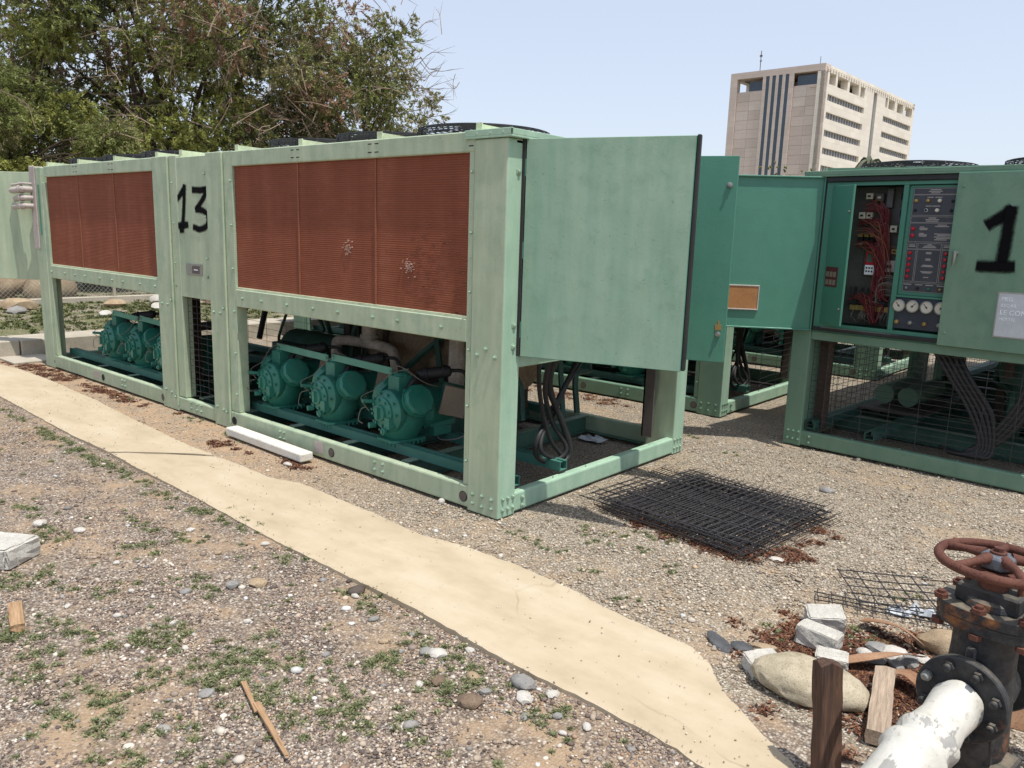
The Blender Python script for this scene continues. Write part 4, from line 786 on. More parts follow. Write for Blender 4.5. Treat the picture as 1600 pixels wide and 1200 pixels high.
WEEDA = [[-0.93, -2.07], [-0.67, -1.94], [-0.5, -2.32], [-0.34, -2.15], [-0.17, -2.09], [-0.15, -2.0], [-0.07, -1.86], [-0.01, -1.98], [-0.24, -2.25], [-0.54, -2.25], [-0.12, -2.39], [0.18, -2.05], [0.3, -1.91], [0.46, -1.97], [0.15, -2.29], [0.24, -2.33], [0.36, -2.31], [0.52, -2.18], [0.18, -1.72], [0.35, -1.81], [0.46, -1.85], [0.61, -1.85], [0.7, -1.89], [0.56, -1.71], [0.82, -1.79], [-0.94, -1.36], [-1.27, -1.48], [-1.22, -1.07], [-0.93, -1.08], [-0.44, -1.11], [-1.56, -1.99], [-1.5, -1.84], [0.24, -1.83], [0.37, -1.71], [-1.94, -1.76], [0.59, -2.36], [0.76, -2.2], [-1.01, -2.18], [-0.99, -1.58], [-0.47, -1.59], [0.23, -1.19], [0.69, -1.23], [0.87, -1.26], [1.01, -1.35], [1.01, -1.42], [1.11, -1.64], [0.94, -1.74], [0.8, -1.66], [0.74, -1.4], [1.33, -1.27], [1.0, -1.26], [0.68, -1.46]]
WEEDC = [[0.18, -0.09], [0.47, -0.09], [0.43, 0.24], [0.59, 0.3], [0.8, -0.21], [1.06, -0.33], [1.05, 0.14], [0.9, 0.41], [0.37, -0.08], [0.57, 0.16], [0.82, 0.24], [-4.49, 0.08 - .12], [-3.51, -0.06], [-3.34, -.06], [-2.78, -.1], [-2.42, -0.12], [1.95, 0.07], [1.71, -0.12], [2.06, 0.64], [0.85, 0.49], [0.73, 0.43], [1.96, .02], [1.99, .09], [.3, 2.4], [-.6, 2.7], [-.2, 2.6]]
WEEDP = [[-5.1, -1.02], [-4.71, -1.03], [-4.4, -1.05], [-3.85, -1.05], [-3.7, -1.06], [-3.55, -1.06], [-3.42, -1.05], [-3.29, -1.06], [-3.15, -1.07], [-3.05, -1.06], [-2.92, -1.07], [-2.78, -1.07], [-2.66, -1.08], [-2.52, -1.08], [-2.4, -1.07], [-2.31, -1.08], [-2.0, -1.07], [-1.7, -1.09], [-1.31, -1.11]]
cl = []
for x, y in WEEDA:
    for k in range(10): cl.append((x + random.gauss(0, .075), y + random.gauss(0, .05), gz(x, y), random.uniform(.016, .05)))
for x, y in WEEDC:
    for k in range(4): cl.append((x + random.gauss(0, .045), y + random.gauss(0, .035), gz(x, y), random.uniform(.012, .035)))
for x, y in WEEDP:
    for k in range(6): cl.append((x + random.gauss(0, .07), y - abs(random.gauss(0, .05)), gz(x, y), random.uniform(.025, .055)))
extra = scatter(1500, -6.5, 2.0, -3.0, -1.02, 2.6, fA)
for x, y in extra[:200]: cl.append((x, y, gz(x, y), random.uniform(.006, .028)))
quads('weeds', cl, 46, 1, .004, .036, .020, .0062, [(.18, .21, .095), (.22, .25, .125), (.26, .28, .16), (.14, .17, .08), (.31, .30, .17)], M['weed'])
quads('weeds', [c for c in cl[::3]], 10, 1, .01, .045, .045, .0028, [(.22, .26, .10), (.28, .28, .13)], M['weed'])
# terrace ground cover beyond the kerb
tc = [(rng.uniform(-13.5, -8.3), rng.uniform(-2.5, 7), .175, rng.uniform(.05, .16)) for _ in range(1300)]
quads('ground_cover', tc, 34, 1, .005, .035, .05, .016, [(.09, .12, .035), (.13, .15, .05), (.17, .17, .07), (.06, .09, .03)], M['weed'])
# dead leaf litter
lt = [(random.gauss(1.95, .22), random.gauss(-.22, .16), 0, .06) for _ in range(46)] + [(random.gauss(2.28, .12), random.gauss(-.25, .3), 0, .07) for _ in range(44)] + [(random.gauss(2.45, .12), random.gauss(.1, .3), 0, .07) for _ in range(26)]
lt = [c for c in lt if not (c[1] < np.interp(c[0], [p[0] for p in FAR], [p[1] for p in FAR]) + .04)]
for k in range(55):      # under and along the near edges of the mesh pile
    f = random.random(); lt.append((.55 + .95 * f + random.gauss(0, .04), .60 - .16 * f + random.gauss(0, .06) if f < .6 else .50 + (f - .6) * .5 + random.gauss(0, .08), .004, .06))
for k in range(14): lt.append((random.gauss(1.38, .06), random.uniform(.55, 1.3), .004, .05))
for k in range(50): lt.append((random.uniform(1.95, 2.35), random.uniform(-.38, .0), 0, .05))
for k in range(70): lt.append((random.uniform(-7.5, -5.8), random.uniform(-.28, .0) + .0, 0, .07))
for k in range(40): lt.append((random.gauss(-4.9, .45), random.gauss(-.13, .05), 0, .06))
for k in range(10): lt.append((random.gauss(-2.45, .12), random.gauss(-.28, .03), 0, .05)); lt.append((random.gauss(-1.7, .08), random.gauss(-.22, .03), 0, .05))
for k in range(60): lt.append((random.uniform(-4.5, -1.2), random.uniform(3.1, 3.4), 0, .10))
lt = [(a, b, gz(a, b) + .006 if c == 0 else c, d) for a, b, c, d in lt]
for k in range(190): lt.append((random.uniform(1.70, 2.08), random.uniform(-.42, .1) , 0, .05)) if k % 2 else lt.append((random.uniform(2.0, 2.45), random.uniform(-.6, .25), 0, .09))
lt = [(a, b, gz(a, b) + .004 if c == 0 else c, d) for a, b, c, d in lt if not on_path(np.float64(a), np.float64(b), .03)]
quads('leaf_litter', lt, 60, 1, .0, .012, .027, .010, [(.13, .05, .028), (.19, .082, .045), (.09, .038, .024), (.26, .14, .08), (.07, .036, .026)], M['litter'], flat=True)

# ------------------------------------------------------------------ stones, blocks and scraps one can tell apart
def stone_mat(name, c, c2, sc_=14, rough=.9, bump=.006):
    t = NT(name); v = t.obj(); a = t.noise(v, sc_, 6, .7); b = t.noise(v, sc_ * .25, 4); f = t.noise(v, 170, 3)
    col = t.ramp(t.math('ADD', t.math('MULTIPLY', a, .5), t.math('MULTIPLY', b, .5)), [(.35, c), (.65, c2)])
    col = t.mix(t.ramp(f, [(.55, 0.0), (.65, .5)]), col, tuple(x * .45 for x in c)); t.bump(t.math('ADD', a, t.math('MULTIPLY', f, .5)), bump, .7); return t.fin(col, rough, 0, .2)
M['boulder'] = stone_mat('tan_boulder', (.28, .24, .165), (.50, .44, .33)); M['block'] = stone_mat('speckled_concrete_block', (.40, .38, .34), (.55, .53, .48), 40)
M['stonewhite'] = stone_mat('white_stone', (.40, .38, .34), (.58, .55, .50)); M['stonegrey'] = stone_mat('grey_stone', (.19, .185, .175), (.32, .31, .295)); M['stonetan'] = stone_mat('tan_stone', (.26, .19, .12), (.42, .33, .22)); M['stonebrown'] = stone_mat('brown_stone', (.13, .09, .065), (.23, .17, .12))
M['slate'] = stone_mat('dark_slate', (.05, .055, .06), (.12, .12, .125)); M['foam'] = stone_mat('white_foam_bar', (.62, .60, .53), (.74, .72, .64), 30)
ORD = ['first', 'second', 'third', 'fourth', 'fifth', 'sixth', 'seventh', 'eighth', 'ninth', 'tenth', 'eleventh', 'twelfth']
def stone(name, m, x, y, sx, sy, sz, rz, label, cat='stone', group=None, seed=0, rough=.07, sub=3, z=None, sq=2.0):
    bm = bmesh.new(); bmesh.ops.create_icosphere(bm, subdivisions=sub, radius=1); rr = random.Random(seed * 31 + int(abs(x * 997) + abs(y * 331)))
    ph = [(Vector((rr.gauss(0, 1), rr.gauss(0, 1), rr.gauss(0, 1))) * f, rr.uniform(0, 6.3), 1 / f ** .8) for f in (1.2, 1.7, 2.4, 3.6, 5, 7)]
    for v in bm.verts:
        n = v.co.normalized(); p = sq; k = (abs(n.x) ** p + abs(n.y) ** p + abs(n.z) ** p) ** (-1 / p); d = 1 + rough * sum(a * math.sin(f.dot(n) * 2.2 + q) for f, q, a in ph)
        v.co = Vector((n.x * sx * k * d, n.y * sy * k * d, n.z * sz * k * d))
    me = bpy.data.meshes.new(name); bm.to_mesh(me); bm.free(); me.materials.append(m); me.shade_smooth(); me.set_sharp_from_angle(angle=R(32))
    o = bpy.data.objects.new(name, me); sc.collection.objects.link(o); o.location = (x, y, (gz(x, y) if z is None else z) + sz * .62); o.rotation_euler = (rr.gauss(0, .06), rr.gauss(0, .06), rz); tag(o, label, cat, group); return o
stone('boulder', M['boulder'], 1.985, -.49,   .205, .125, .074, .28, 'big smooth tan boulder behind the wooden stake', 'boulder', seed=1, rough=.045, sub=4)
def rough_block(name, m, x, y, sx, sy, sz, rz, label, tilt=(0, 0), z=None, cat='block', jit=.003):
    bm = bmesh.new(); bmesh.ops.create_cube(bm, size=1); bmesh.ops.bevel(bm, geom=list(bm.edges), offset=.06, segments=2, affect='EDGES'); bmesh.ops.subdivide_edges(bm, edges=list(bm.edges), cuts=3, use_grid_fill=True)
    rr = random.Random(int(abs(x * 1000)))
    for v in bm.verts: v.co = Vector((v.co.x * sx, v.co.y * sy, v.co.z * sz)) * (1 + rr.uniform(-.02, .02)) + Vector((rr.gauss(0, jit), rr.gauss(0, jit), rr.gauss(0, jit * .6))) * .5
    me = bpy.data.meshes.new(name); bm.to_mesh(me); bm.free(); me.materials.append(m); o = bpy.data.objects.new(name, me); sc.collection.objects.link(o)
    o.location = (x, y, (gz(x, y) if z is None else z) + sz * .46); o.rotation_euler = (tilt[0], tilt[1], rz); tag(o, label, cat); return o
rough_block('concrete_block', M['block'], 1.845, .055, .15, .12, .078, .5, 'upper of the two squared white concrete blocks beside the leaf litter', (.1, -.1), z=.0)
rough_block('concrete_block', M['block'], 1.885, -.125, .165, .10, .078, .02, 'squared white concrete block just below the topmost one', (-.06, .05), z=.0)
rough_block('concrete_block', M['block'], 1.80, -.475, .13, .11, .06, .9, 'small broken concrete block leaning against the tan boulder by the footpath', (.12, -.08), z=.0)
rough_block('concrete_block', M['block'], 1.975, -.235, .12, .10, .05, .3, 'low pale broken block half hidden between boulder and squared block', z=-.005)
rough_block('concrete_block', M['block'], -1.36, -2.13, .34, .22, .10, .55, 'pale concrete block lying alone at the picture edge on the gravel', z=0, jit=.004)
q = MB(); q.box(0, 1.03, 0, .105, 0, .062, TR(-2.71, -.155, .012, R(-1.2))); tag(q.build('foam_bar', M['foam'], bevel=.01, seg=2), 'long white foam bar lying against the base rail of chiller 13', 'foam bar')
stone('stone', M['stonegrey'], 1.18, 1.97, .048, .03, .024, .3, 'dark grey stone alone on the gravel beyond the mesh pile', seed=3)
stone('stone', M['stonewhite'], -.44, -.02, .022, .022, .022, 0, 'round pale stone beside the base rail near the corner post', seed=2, rough=.02)
stone('stone', M['stonewhite'], -1.74, -.24, .035, .02, .015, .3, 'small white stone under the end of the foam bar', seed=2)
PEB = [(-1.68, -1.82, .04, 'white'), (-1.44, -1.71, .028, 'white'), (-.6, -2.08, .016, 'white'), (-.37, -1.97, .017, 'white'), (-.15, -1.84, .015, 'white'), (-.2, -1.91, .012, 'grey'), (-.38, -1.67, .022, 'grey'), (-.56, -1.83, .015, 'white'), (-.61, -1.12, .02, 'white'), (-.29, -1.49, .034, 'grey'), (-.22, -1.40, .042, 'tan'), (-.67, -1.35, .018, 'tan'), (.18, -1.16, .018, 'white'), (.41, -1.24, .02, 'grey'), (.91, -1.44, .017, 'white'), (.81, -1.25, .034, 'white'), (.76, -1.27, .028, 'grey'), (1.19, -1.18, .045, 'grey'), (1.31, -1.16, .024, 'white'), (1.25, -1.25, .034, 'white'), (1.13, -1.40, .042, 'brown'), (1.32, -1.33, .017, 'grey'), (.88, -1.14, .019, 'white'), (.69, -1.33, .013, 'grey'), (.9, -1.32, .014, 'tan'), (.58, -1.33, .02, 'tan'), (1.51, -1.23, .020, 'white'), (1.4, -1.25, .017, 'grey'), (.95, -1.38, .028, 'brown'), (1.02, -1.27, .026, 'tan'), (-1.05, -1.30, .022, 'white'), (-.9, -1.75, .018, 'white'), (.05, -1.62, .016, 'white'), (.5, -1.55, .017, 'grey'), (1.47, -1.31, .014, 'white'), (.42, -2.0, .025, 'grey'), (.07, -1.9, .015, 'white'), (1.12, -1.31, .02, 'grey')]
wd_ = {'white': 'pale', 'grey': 'grey', 'tan': 'tan', 'brown': 'brown'}
MARK = {'the lone concrete block': (-1.36, -2.13), 'the split dry stick': (.7, -1.95), 'the short yellow wood chunk': (-.6, -2.27), 'the rounded brown stone': (1.13, -1.40), 'the tan flat stone': (-.22, -1.40), 'the bottom end of the footpath': (1.9, -1.2)}
near_ = {}
for k, (x, y, s_, c_) in enumerate(PEB):
    mk = min(MARK, key=lambda n: math.hypot(MARK[n][0] - x, MARK[n][1] - y)); near_.setdefault((c_, mk), []).append((math.hypot(MARK[mk][0] - x, MARK[mk][1] - y), k))
PLAB = {}
for (c_, mk), l in near_.items():
    for r_, (_, k) in enumerate(sorted(l)): PLAB[k] = '%s %s pebble from %s' % (ORD[r_], wd_[c_], mk) if len(l) > 1 else 'only %s pebble close to %s' % (wd_[c_], mk)
for k, (x, y, s_, c_) in enumerate(PEB):
    sp = {(-1.68): 'largest white stone on the gravel above the lone concrete block', 1.19: 'flat white and grey stone against the footpath edge', 1.13: 'rounded brown stone, biggest on the foreground gravel', -.22: 'tan flat stone in the middle of the foreground gravel', .81: 'pale stone with a weed growing at its side near the footpath'}.get(x, None)
    stone('stone', M['stone' + c_], x, y, s_ * 1.15, s_ * .85, s_ * .55, k * 1.3, sp or PLAB[k], 'stone', 'loose stones on the foreground gravel', seed=k, sub=2)
for k, (x, y, s_) in enumerate([(2.09, .0, .045), (2.14, .0, .05), (2.20, -.01, .04), (2.05, -.06, .03), (2.10, -.09, .035), (2.24, .05, .03), (2.17, -.07, .028)]):
    stone('stone', M['stonewhite' if k % 2 else 'stonegrey'], x, y, s_ * 1.2, s_, s_ * .6, k, ORD[k // 2] + (' white' if k % 2 else ' grey') + ' cobble from the stake side in the heap behind the strap', 'stone', 'cobbles heaped behind the strap', seed=k + 50, sub=2)
stone('stone', M['stonetan'], 2.28, .20, .10, .07, .06, .2, 'flat tan rock behind the curled strap', seed=70)
stone('stone', M['stonetan'], 1.73, -.30, .055, .022, .014, .4, 'yellowish stone chip in the leaf litter by the footpath', seed=71, sub=2)
stone('stone', M['stonegrey'], 2.46, -.28, .10, .07, .05, .2, 'grey rock at the foot of the valve', seed=72)
stone('stone', M['slate'], 1.585, -.395, .085, .035, .010, -.5, 'dark thin slate piece lying at the footpath edge', seed=73); stone('stone', M['slate'], 1.66, -.36, .045, .035, .012, .2, 'short dark slate piece, right of the longer one', seed=74)
stone('stone', M['stonewhite'], 1.40, .62, .045, .03, .010, .1, 'flat white chip at the near corner of the mesh pile', seed=75)
M['wood'] = None
def wood(name, c, c2):
    t = NT(name); v = t.obj((18, 18, 1.2)); a = t.noise(v, 5, 5, .7); b = t.noise(t.obj(), 3, 3); col = t.ramp(t.math('ADD', t.math('MULTIPLY', a, .7), t.math('MULTIPLY', b, .3)), [(.35, c), (.62, c2)]); t.bump(a, .006, .9); return t.fin(col, .85, 0, .2)
M['stake'] = wood('weathered_stake_wood', (.03, .027, .026), (.15, .08, .05)); M['oldwood'] = wood('grey_driftwood', (.20, .15, .11), (.46, .36, .27)); M['stick'] = wood('straw_coloured_wood', (.22, .13, .07), (.46, .31, .18))
def beam(name, m, p0, p1, w_, d_, label, cat, bev=.003, taper=1., seed=1):
    p0 = Vector(p0); p1 = Vector(p1); Q = (p1 - p0).to_track_quat('Z', 'Y').to_matrix().to_4x4(); ln = (p1 - p0).length; rr = random.Random(seed); n = 8; mb = MB(); vs = []; fs = []
    for i in range(n + 1):
        f = i / n; k_ = 1 - (1 - taper) * f
        for a, b in ((-1, -1), (0, -1.05), (1, -1), (1.05, 0), (1, 1), (0, 1.05), (-1, 1), (-1.05, 0)): vs.append((a * w_ / 2 * k_ + rr.gauss(0, w_ * .02), b * d_ / 2 * k_ + rr.gauss(0, d_ * .02), ln * f + (rr.gauss(0, w_ * .10) if i == n else 0)))
    for i in range(n):
        for j in range(8): fs.append((i * 8 + j, i * 8 + (j + 1) % 8, (i + 1) * 8 + (j + 1) % 8, (i + 1) * 8 + j))
    fs += [tuple(range(8))[::-1], tuple(n * 8 + j for j in range(8))]
    me = bpy.data.meshes.new(name); me.from_pydata(vs, [], fs); me.materials.append(m); o = bpy.data.objects.new(name, me); sc.collection.objects.link(o); o.matrix_world = Matrix.Translation(p0) @ Q; tag(o, label, cat); return o
beam('wooden_stake', M['stake'], (2.225, -.985, -.05), (2.168, -.930, .375), .066, .058, 'dark weathered wooden stake standing beside the white pipe', 'stake')
beam('wood_offcut', M['oldwood'], (2.27, -.66, .03), (2.165, -.21, .03), .07, .05, 'grey weathered timber offcut lying between stake and valve', 'wood', seed=3)
beam('wood_offcut', M['stick'], (-.72, -2.24, .02), (-.50, -2.30, .02), .05, .03, 'short yellow wood chunk on the weeds near the lone block', 'wood', seed=4)
beam('wood_stick', M['stick'], (.47, -1.885, .012), (.66, -1.95, .012), .018, .009, 'upper half of the split dry stick on the foreground gravel', 'stick', seed=5, taper=.7)
beam('wood_stick', M['stick'], (.62, -1.925, .014), (.93, -2.01, .012), .022, .011, 'lower half of the split dry stick on the foreground gravel', 'stick', seed=6, taper=.6)
M['rustsheet'] = stone_mat('rusty_pale_strap', (.20, .10, .055), (.42, .26, .16), 8, .75, .002)
def strap(path, w_, label, twist=.0):
    P = cr(path, 6); mb = MB(); vs = []; fs = []; k = len(P)
    for i, p in enumerate(P):
        t = (P[min(i + 1, k - 1)] - P[max(i - 1, 0)]).normalized(); s_ = t.cross(Vector((0, 0, 1))).normalized(); a = twist * i / k; s_ = s_ * math.cos(a) + Vector((0, 0, 1)) * math.sin(a); ww = w_ * (.45 + .55 * math.sin(math.pi * min(1, .12 + i / k)))
        for sg in (-1, 1):
            for dz in (0, .003): vs.append(p + s_ * sg * ww / 2 + Vector((0, 0, dz)))
    for i in range(k - 1):
        a = i * 4; b = a + 4; fs += [(a, a + 2, b + 2, b), (a + 1, b + 1, b + 3, a + 3), (a, b, b + 1, a + 1), (a + 2, a + 3, b + 3, b + 2)]
    mb.add(vs, fs); tag(mb.build('metal_strap', M['rustsheet'], smooth=60), label, 'strap')
strap([(1.96, .20, .02), (2.05, .17, .05), (2.14, .14, .06), (2.24, .10, .03)], .085, 'curled pale rusty strap arching over the leaf litter, farther one', .7)
strap([(2.02, -.23, .03), (2.10, -.16, .05), (2.18, -.08, .06), (2.25, .0, .04)], .07, 'brown rusty strap lying across the leaves behind the stake', .6)
strap([(2.17, -.19, .03), (2.26, -.22, .06), (2.36, -.30, .03)], .08, 'short rusty strap end beside the valve flange', .3)
q = MB(); q.box(-.13, .13, -.008, .008, -.10, .12, TR(2.62, -.42, .22, .25, -.35)); tag(q.build('board_scrap', M['rustsheet'], bevel=.003), 'orange-brown board scrap leaning behind the valve', 'board')
q = MB(); q.box(-.07, .07, -.008, .008, -.03, .03, TR(2.43, -.20, .05, .4, -1.2)); tag(q.build('board_scrap', M['rustsheet'], bevel=.003), 'small orange board end poking out under the valve flange', 'board')
def crumple(x, y, s_, label, z=.0):
    rr = random.Random(int(x * 99)); mb = MB(); n = 7; vs = []
    for i in range(n):
        for j in range(n): vs.append((x + (i - 3) * s_ / 3 + rr.gauss(0, s_ * .08), y + (j - 3) * s_ / 5 + rr.gauss(0, s_ * .08), z + abs(rr.gauss(0, .016)) * (1 if 0 < i < 6 and 0 < j < 6 else .2)))
    mb.add(vs, [(i * n + j, (i + 1) * n + j, (i + 1) * n + j + 1, i * n + j + 1) for i in range(n - 1) for j in range(n - 1)]); tag(mb.build('plastic_scrap', M['offwhite']), label, 'plastic')
crumple(-.68, 1.9, .11, 'crumpled pale plastic on the ground inside the base frame', .01); crumple(2.13, .50, .06, 'white plastic scrap under the small mesh panel'); crumple(2.05, .43, .05, 'pale scrap of paper beside the small mesh panel')

M['wiretop'] = plain('weathered_grey_wire', (.085, .08, .085), .5, .3, var=.4, scale=30)
# ------------------------------------------------------------------ wire mesh sheets on the ground
def sheet(cx, cy, z, rz, lx, ly, dx, dy, label, mat='wire', group=None, tilt=(0, 0), keepx=None, r=.0026, rs=None):
    mb = MB(); T_ = Matrix.Translation((cx, cy, z)) @ Matrix.Rotation(rz, 4, 'Z') @ Matrix.Rotation(tilt[0], 4, 'X') @ Matrix.Rotation(tilt[1], 4, 'Y'); ph = random.uniform(0, 6)
    zf = lambda a, b: .006 * math.sin(a * 4 + ph) + .005 * math.sin(b * 6 + ph)
    u = -lx / 2
    while u <= lx / 2 + 1e-6: mb.tube([(u + random.gauss(0, .002), b, zf(u, b)) for b in np.linspace(-ly / 2 - random.uniform(0, .03), ly / 2 + random.uniform(0, .03), 5)], (rs or r) if dx > .1 else r, 4, M=T_); u += dx
    v = -ly / 2
    while v <= ly / 2 + 1e-6: mb.tube([(a, v + random.gauss(0, .003), zf(a, v) + .004) for a in np.linspace(-lx / 2 - random.uniform(0, .02), lx / 2 + random.uniform(0, .02), 7)], (rs or r) if dy > .1 else r, 4, M=T_); v += dy
    return tag(mb.build('wire_mesh_panel', M[mat]), label, 'wire mesh', group)
G_ = 'wire mesh panels stacked flat on the gravel'
ang = math.atan2(.0, 1)
# the pile: long axis from (.45,.66)-(1.45,.62) side to (.2,1.6)-(1.36,1.55)
for k in range(12):
    lab = ORD[k] + ' wire mesh panel counted up from the bottom of the stacked pile'; dx, dy = .205, .045
    if k == 11: lab = 'topmost wire mesh panel of the pile on the gravel'
    if k in (7,): lab = 'wire mesh panel slid out towards chiller 13 from the pile'
    off = (-.20, .02) if k == 7 else (random.gauss(0, .03), random.gauss(0, .025))
    sheet(.87 + off[0], 1.02 + off[1], .010 + .0055 * k, R(-6) + random.gauss(0, .018) + (.05 if k == 7 else 0), .95, .98, (.05 if k < 10 else .047), (.2 if k % 3 else .16), lab, 'wiretop' if k > 9 else 'wire' if k > 2 else 'wirerust', G_, r=.0021, rs=.0036)
sheet(.66, 1.12, .03, R(-2), .95, .85, .05, .2, 'lower wire mesh panel sticking out at the left end of the pile', 'wire', G_)
sheet(1.98, .60, .035, R(33), .42, .34, .085, .085, 'small coarse mesh panel lying loose near the valve', 'wire', 'loose mesh offcuts near the valve', (.0, .02), r=.003)
sheet(2.02, .40, .02, R(20), .62, .13, .06, .045, 'narrow mesh strip lying in front of the small loose panel', 'wire', 'loose mesh offcuts near the valve', r=.003)
sheet(2.3, 1.0, .03, R(38), .62, .012, .09, .03, 'bent single mesh edge wire running towards the valve', 'wirerust', 'loose mesh offcuts near the valve', r=.003)
sheet(2.66, .0, .04, R(20), .5, .2, .07, .05, 'mesh offcut right of the valve', 'wire', 'loose mesh offcuts near the valve', r=.003)

# ------------------------------------------------------------------ gate valve and white pipe
def ironmat():
    t = NT('black_cast_iron_with_rust'); v = t.obj(); a = t.noise(v, 7, 6, .7); b = t.noise(v, 38, 5, .7); c = t.noise(v, 2.6, 3); nz = t.n('ShaderNodeNewGeometry'); s = t.n('ShaderNodeSeparateXYZ', Vector=nz.outputs['Normal'])
    col = t.ramp(b, [(.35, (.013, .014, .016)), (.7, (.045, .046, .048))]); rust = t.ramp(b, [(.35, (.11, .038, .015)), (.7, (.30, .13, .045))])
    m = t.ramp(t.math('ADD', t.math('MULTIPLY', a, .6), t.math('MULTIPLY', c, .4)), [(.545, 0.0), (.60, 1.0)]); col = t.mix(m, col, rust)
    dust = t.math('MULTIPLY', t.ramp(s.outputs[2], [(.6, 0.0), (.95, 1.0)]), t.ramp(a, [(.38, 0.0), (.6, .75)])); col = t.mix(dust, col, (.20, .175, .13)); t.bump(b, .003, .7); return t.fin(col, t.ramp(a, [(.4, .42), (.6, .8)]), 0, .4)
M['iron'] = ironmat(); M['rust'] = stone_mat('rusted_iron', (.07, .028, .022), (.15, .065, .045), 12, .8, .003)
def whitepipe():
    t = NT('chipped_white_paint'); v = t.obj(); a = t.noise(v, 6, 6, .65); b = t.noise(v, 45, 4); f = t.noise(t.obj((1, .35, 1)), 14, 5, .6)
    col = t.mix(t.ramp(a, [(.4, 0.0), (.7, .5)]), (.56, .55, .50), (.42, .40, .34)); col = t.mix(t.ramp(f, [(.59, 0.0), (.61, .8)]), col, (.24, .235, .225)); col = t.mix(t.ramp(b, [(.60, 0.0), (.70, .5)]), col, (.30, .27, .22)); t.bump(t.math('ADD', a, t.math('MULTIPLY', b, .3)), .008, .7); return t.fin(col, .55, 0, .4)
M['wpipe'] = whitepipe()
vx, vy = 2.562, -.955
root = empty('gate_valve', (vx, vy, 0), R(-9), 'black and rust gate valve with a red-brown handwheel beside the white pipe', 'valve')
Y_ = Matrix.Rotation(R(90), 4, 'X')
q = MB(); q.lathe([(.075, .28), (.088, .33), (.083, .42), (.082, .50), (.077, .58), (.077, .655)], 26); q.lathe([(.072, -.10), (.078, -.05), (.078, .05), (.072, .10)], 24, Matrix.Translation((0, 0, .47)) @ Y_); q.box(-.07, .07, -.06, .06, .30, .42); q.box(-.012, .012, -.10, -.085, .34, .62)
bd = q.build('valve_body', M['iron'], root, smooth=40, bevel=.004)
for sg in (-1, 1):
    q = MB(); q.lathe([(.107, 0), (.111, .004), (.111, .022), (.107, .026)], 40, Matrix.Translation((0, sg * .112 + .013, .485)) @ Y_); fl = q.build('flange', M['iron'], bd, smooth=40)
    for k in range(8):
        a = R(22.5 + 45 * k); q = MB(); yy = sg * .127
        q.lathe([(.014, -.012), (.014, .0)], 6, Matrix.Translation((.088 * math.cos(a), yy, .485 + .088 * math.sin(a))) @ (Y_ if sg < 0 else Y_ @ Matrix.Rotation(math.pi, 4, 'X')) @ Matrix.Translation((0, 0, .014))); q.lathe([(.010, -.0), (.010, .022), (.007, .025)], 10, Matrix.Translation((.088 * math.cos(a), yy, .485 + .088 * math.sin(a))) @ (Y_ if sg < 0 else Y_ @ Matrix.Rotation(math.pi, 4, 'X')))
        q.build('bolt', M['steel'] if (k == 3 and sg < 0) else M['iron'], fl, smooth=40)
def oval(a, b, n=28, p=2.8): return [(a * abs(math.cos(t)) ** (2 / p) * (1 if math.cos(t) > 0 else -1), b * abs(math.sin(t)) ** (2 / p) * (1 if math.sin(t) > 0 else -1)) for t in [2 * math.pi * i / n for i in range(n)]]
q = MB(); q.prism(oval(.118, .092), .655, .681); q.prism(oval(.12, .09), .681, .684); q.prism(oval(.120, .094), .684, .712); bn = q.build('bonnet_flange', M['iron'], root, bevel=.005)
for a, b in ((-.10, -.06), (0, -.083), (.10, -.06), (-.10, .06), (0, .083), (.10, .06)):
    q = MB(); q.lathe([(.018, .712), (.018, .724)], 6, Matrix.Translation((a, b, 0))); q.lathe([(.010, .724), (.010, .732)], 8, Matrix.Translation((a, b, 0))); q.lathe([(.016, .640), (.016, .654)], 6, Matrix.Translation((a, b, 0))); q.build('bolt', M['rust'], bn)
q = MB(); q.box(-.075, .075, -.045, .045, .712, .76); q.lathe([(.075, .712), (.07, .715), (.062, .735)], 20); q.build('stuffing_box', M['iron'], root, bevel=.006)
q = MB(); q.lathe([(.036, .76), (.036, .80), (.055, .802), (.055, .81)], 18); q.box(-.075, .075, -.018, .018, .796, .808); q.cyl((-.062, 0, .75), (-.062, 0, .80), .008, 8); q.cyl((.062, 0, .75), (.062, 0, .80), .008, 8); q.build('gland', M['rust'], root, smooth=40)
q = MB(); q.tube([(.134 * math.cos(2 * math.pi * i / 40), .134 * math.sin(2 * math.pi * i / 40), .828) for i in range(40)], .0125, 10, True)
hw = q.build('handwheel', M['rust'], root, smooth=60)
for k in range(5):
    a = 2 * math.pi * k / 5 + .5; q = MB(); q.tube([(.03 * math.cos(a), .03 * math.sin(a), .842), (.08 * math.cos(a + .05), .08 * math.sin(a + .05), .838), (.128 * math.cos(a), .128 * math.sin(a), .828)], [.016, .010, .013], 8); q.build('spoke', M['rust'], hw, smooth=60)
q = MB(); q.lathe([(.04, .815), (.045, .82), (.043, .848), (.03, .852)], 6); q.build('hub', plain('grey_blue_hub', (.11, .12, .14), .6, .3, var=.5, scale=30, bump=.003), hw, bevel=.004)
q = MB(); q.lathe([(.02, .852), (.02, .857), (.012, .858), (.012, .868)], 10); q.build('spindle_nut', M['rust'], hw)
q = MB(); q.box(-.11, .11, -.06, .06, -.02, .30); q.box(-.14, .14, -.15, .12, -.02, .02); q.build('support_stand', M['iron'], root, bevel=.006)
ax = Vector((-.155, -.94, -.20)).normalized(); P0 = Vector((2.542, -1.075, .480)); mb = MB()
Q = Matrix.Translation(P0) @ ax.to_track_quat('Z', 'Y').to_matrix().to_4x4()
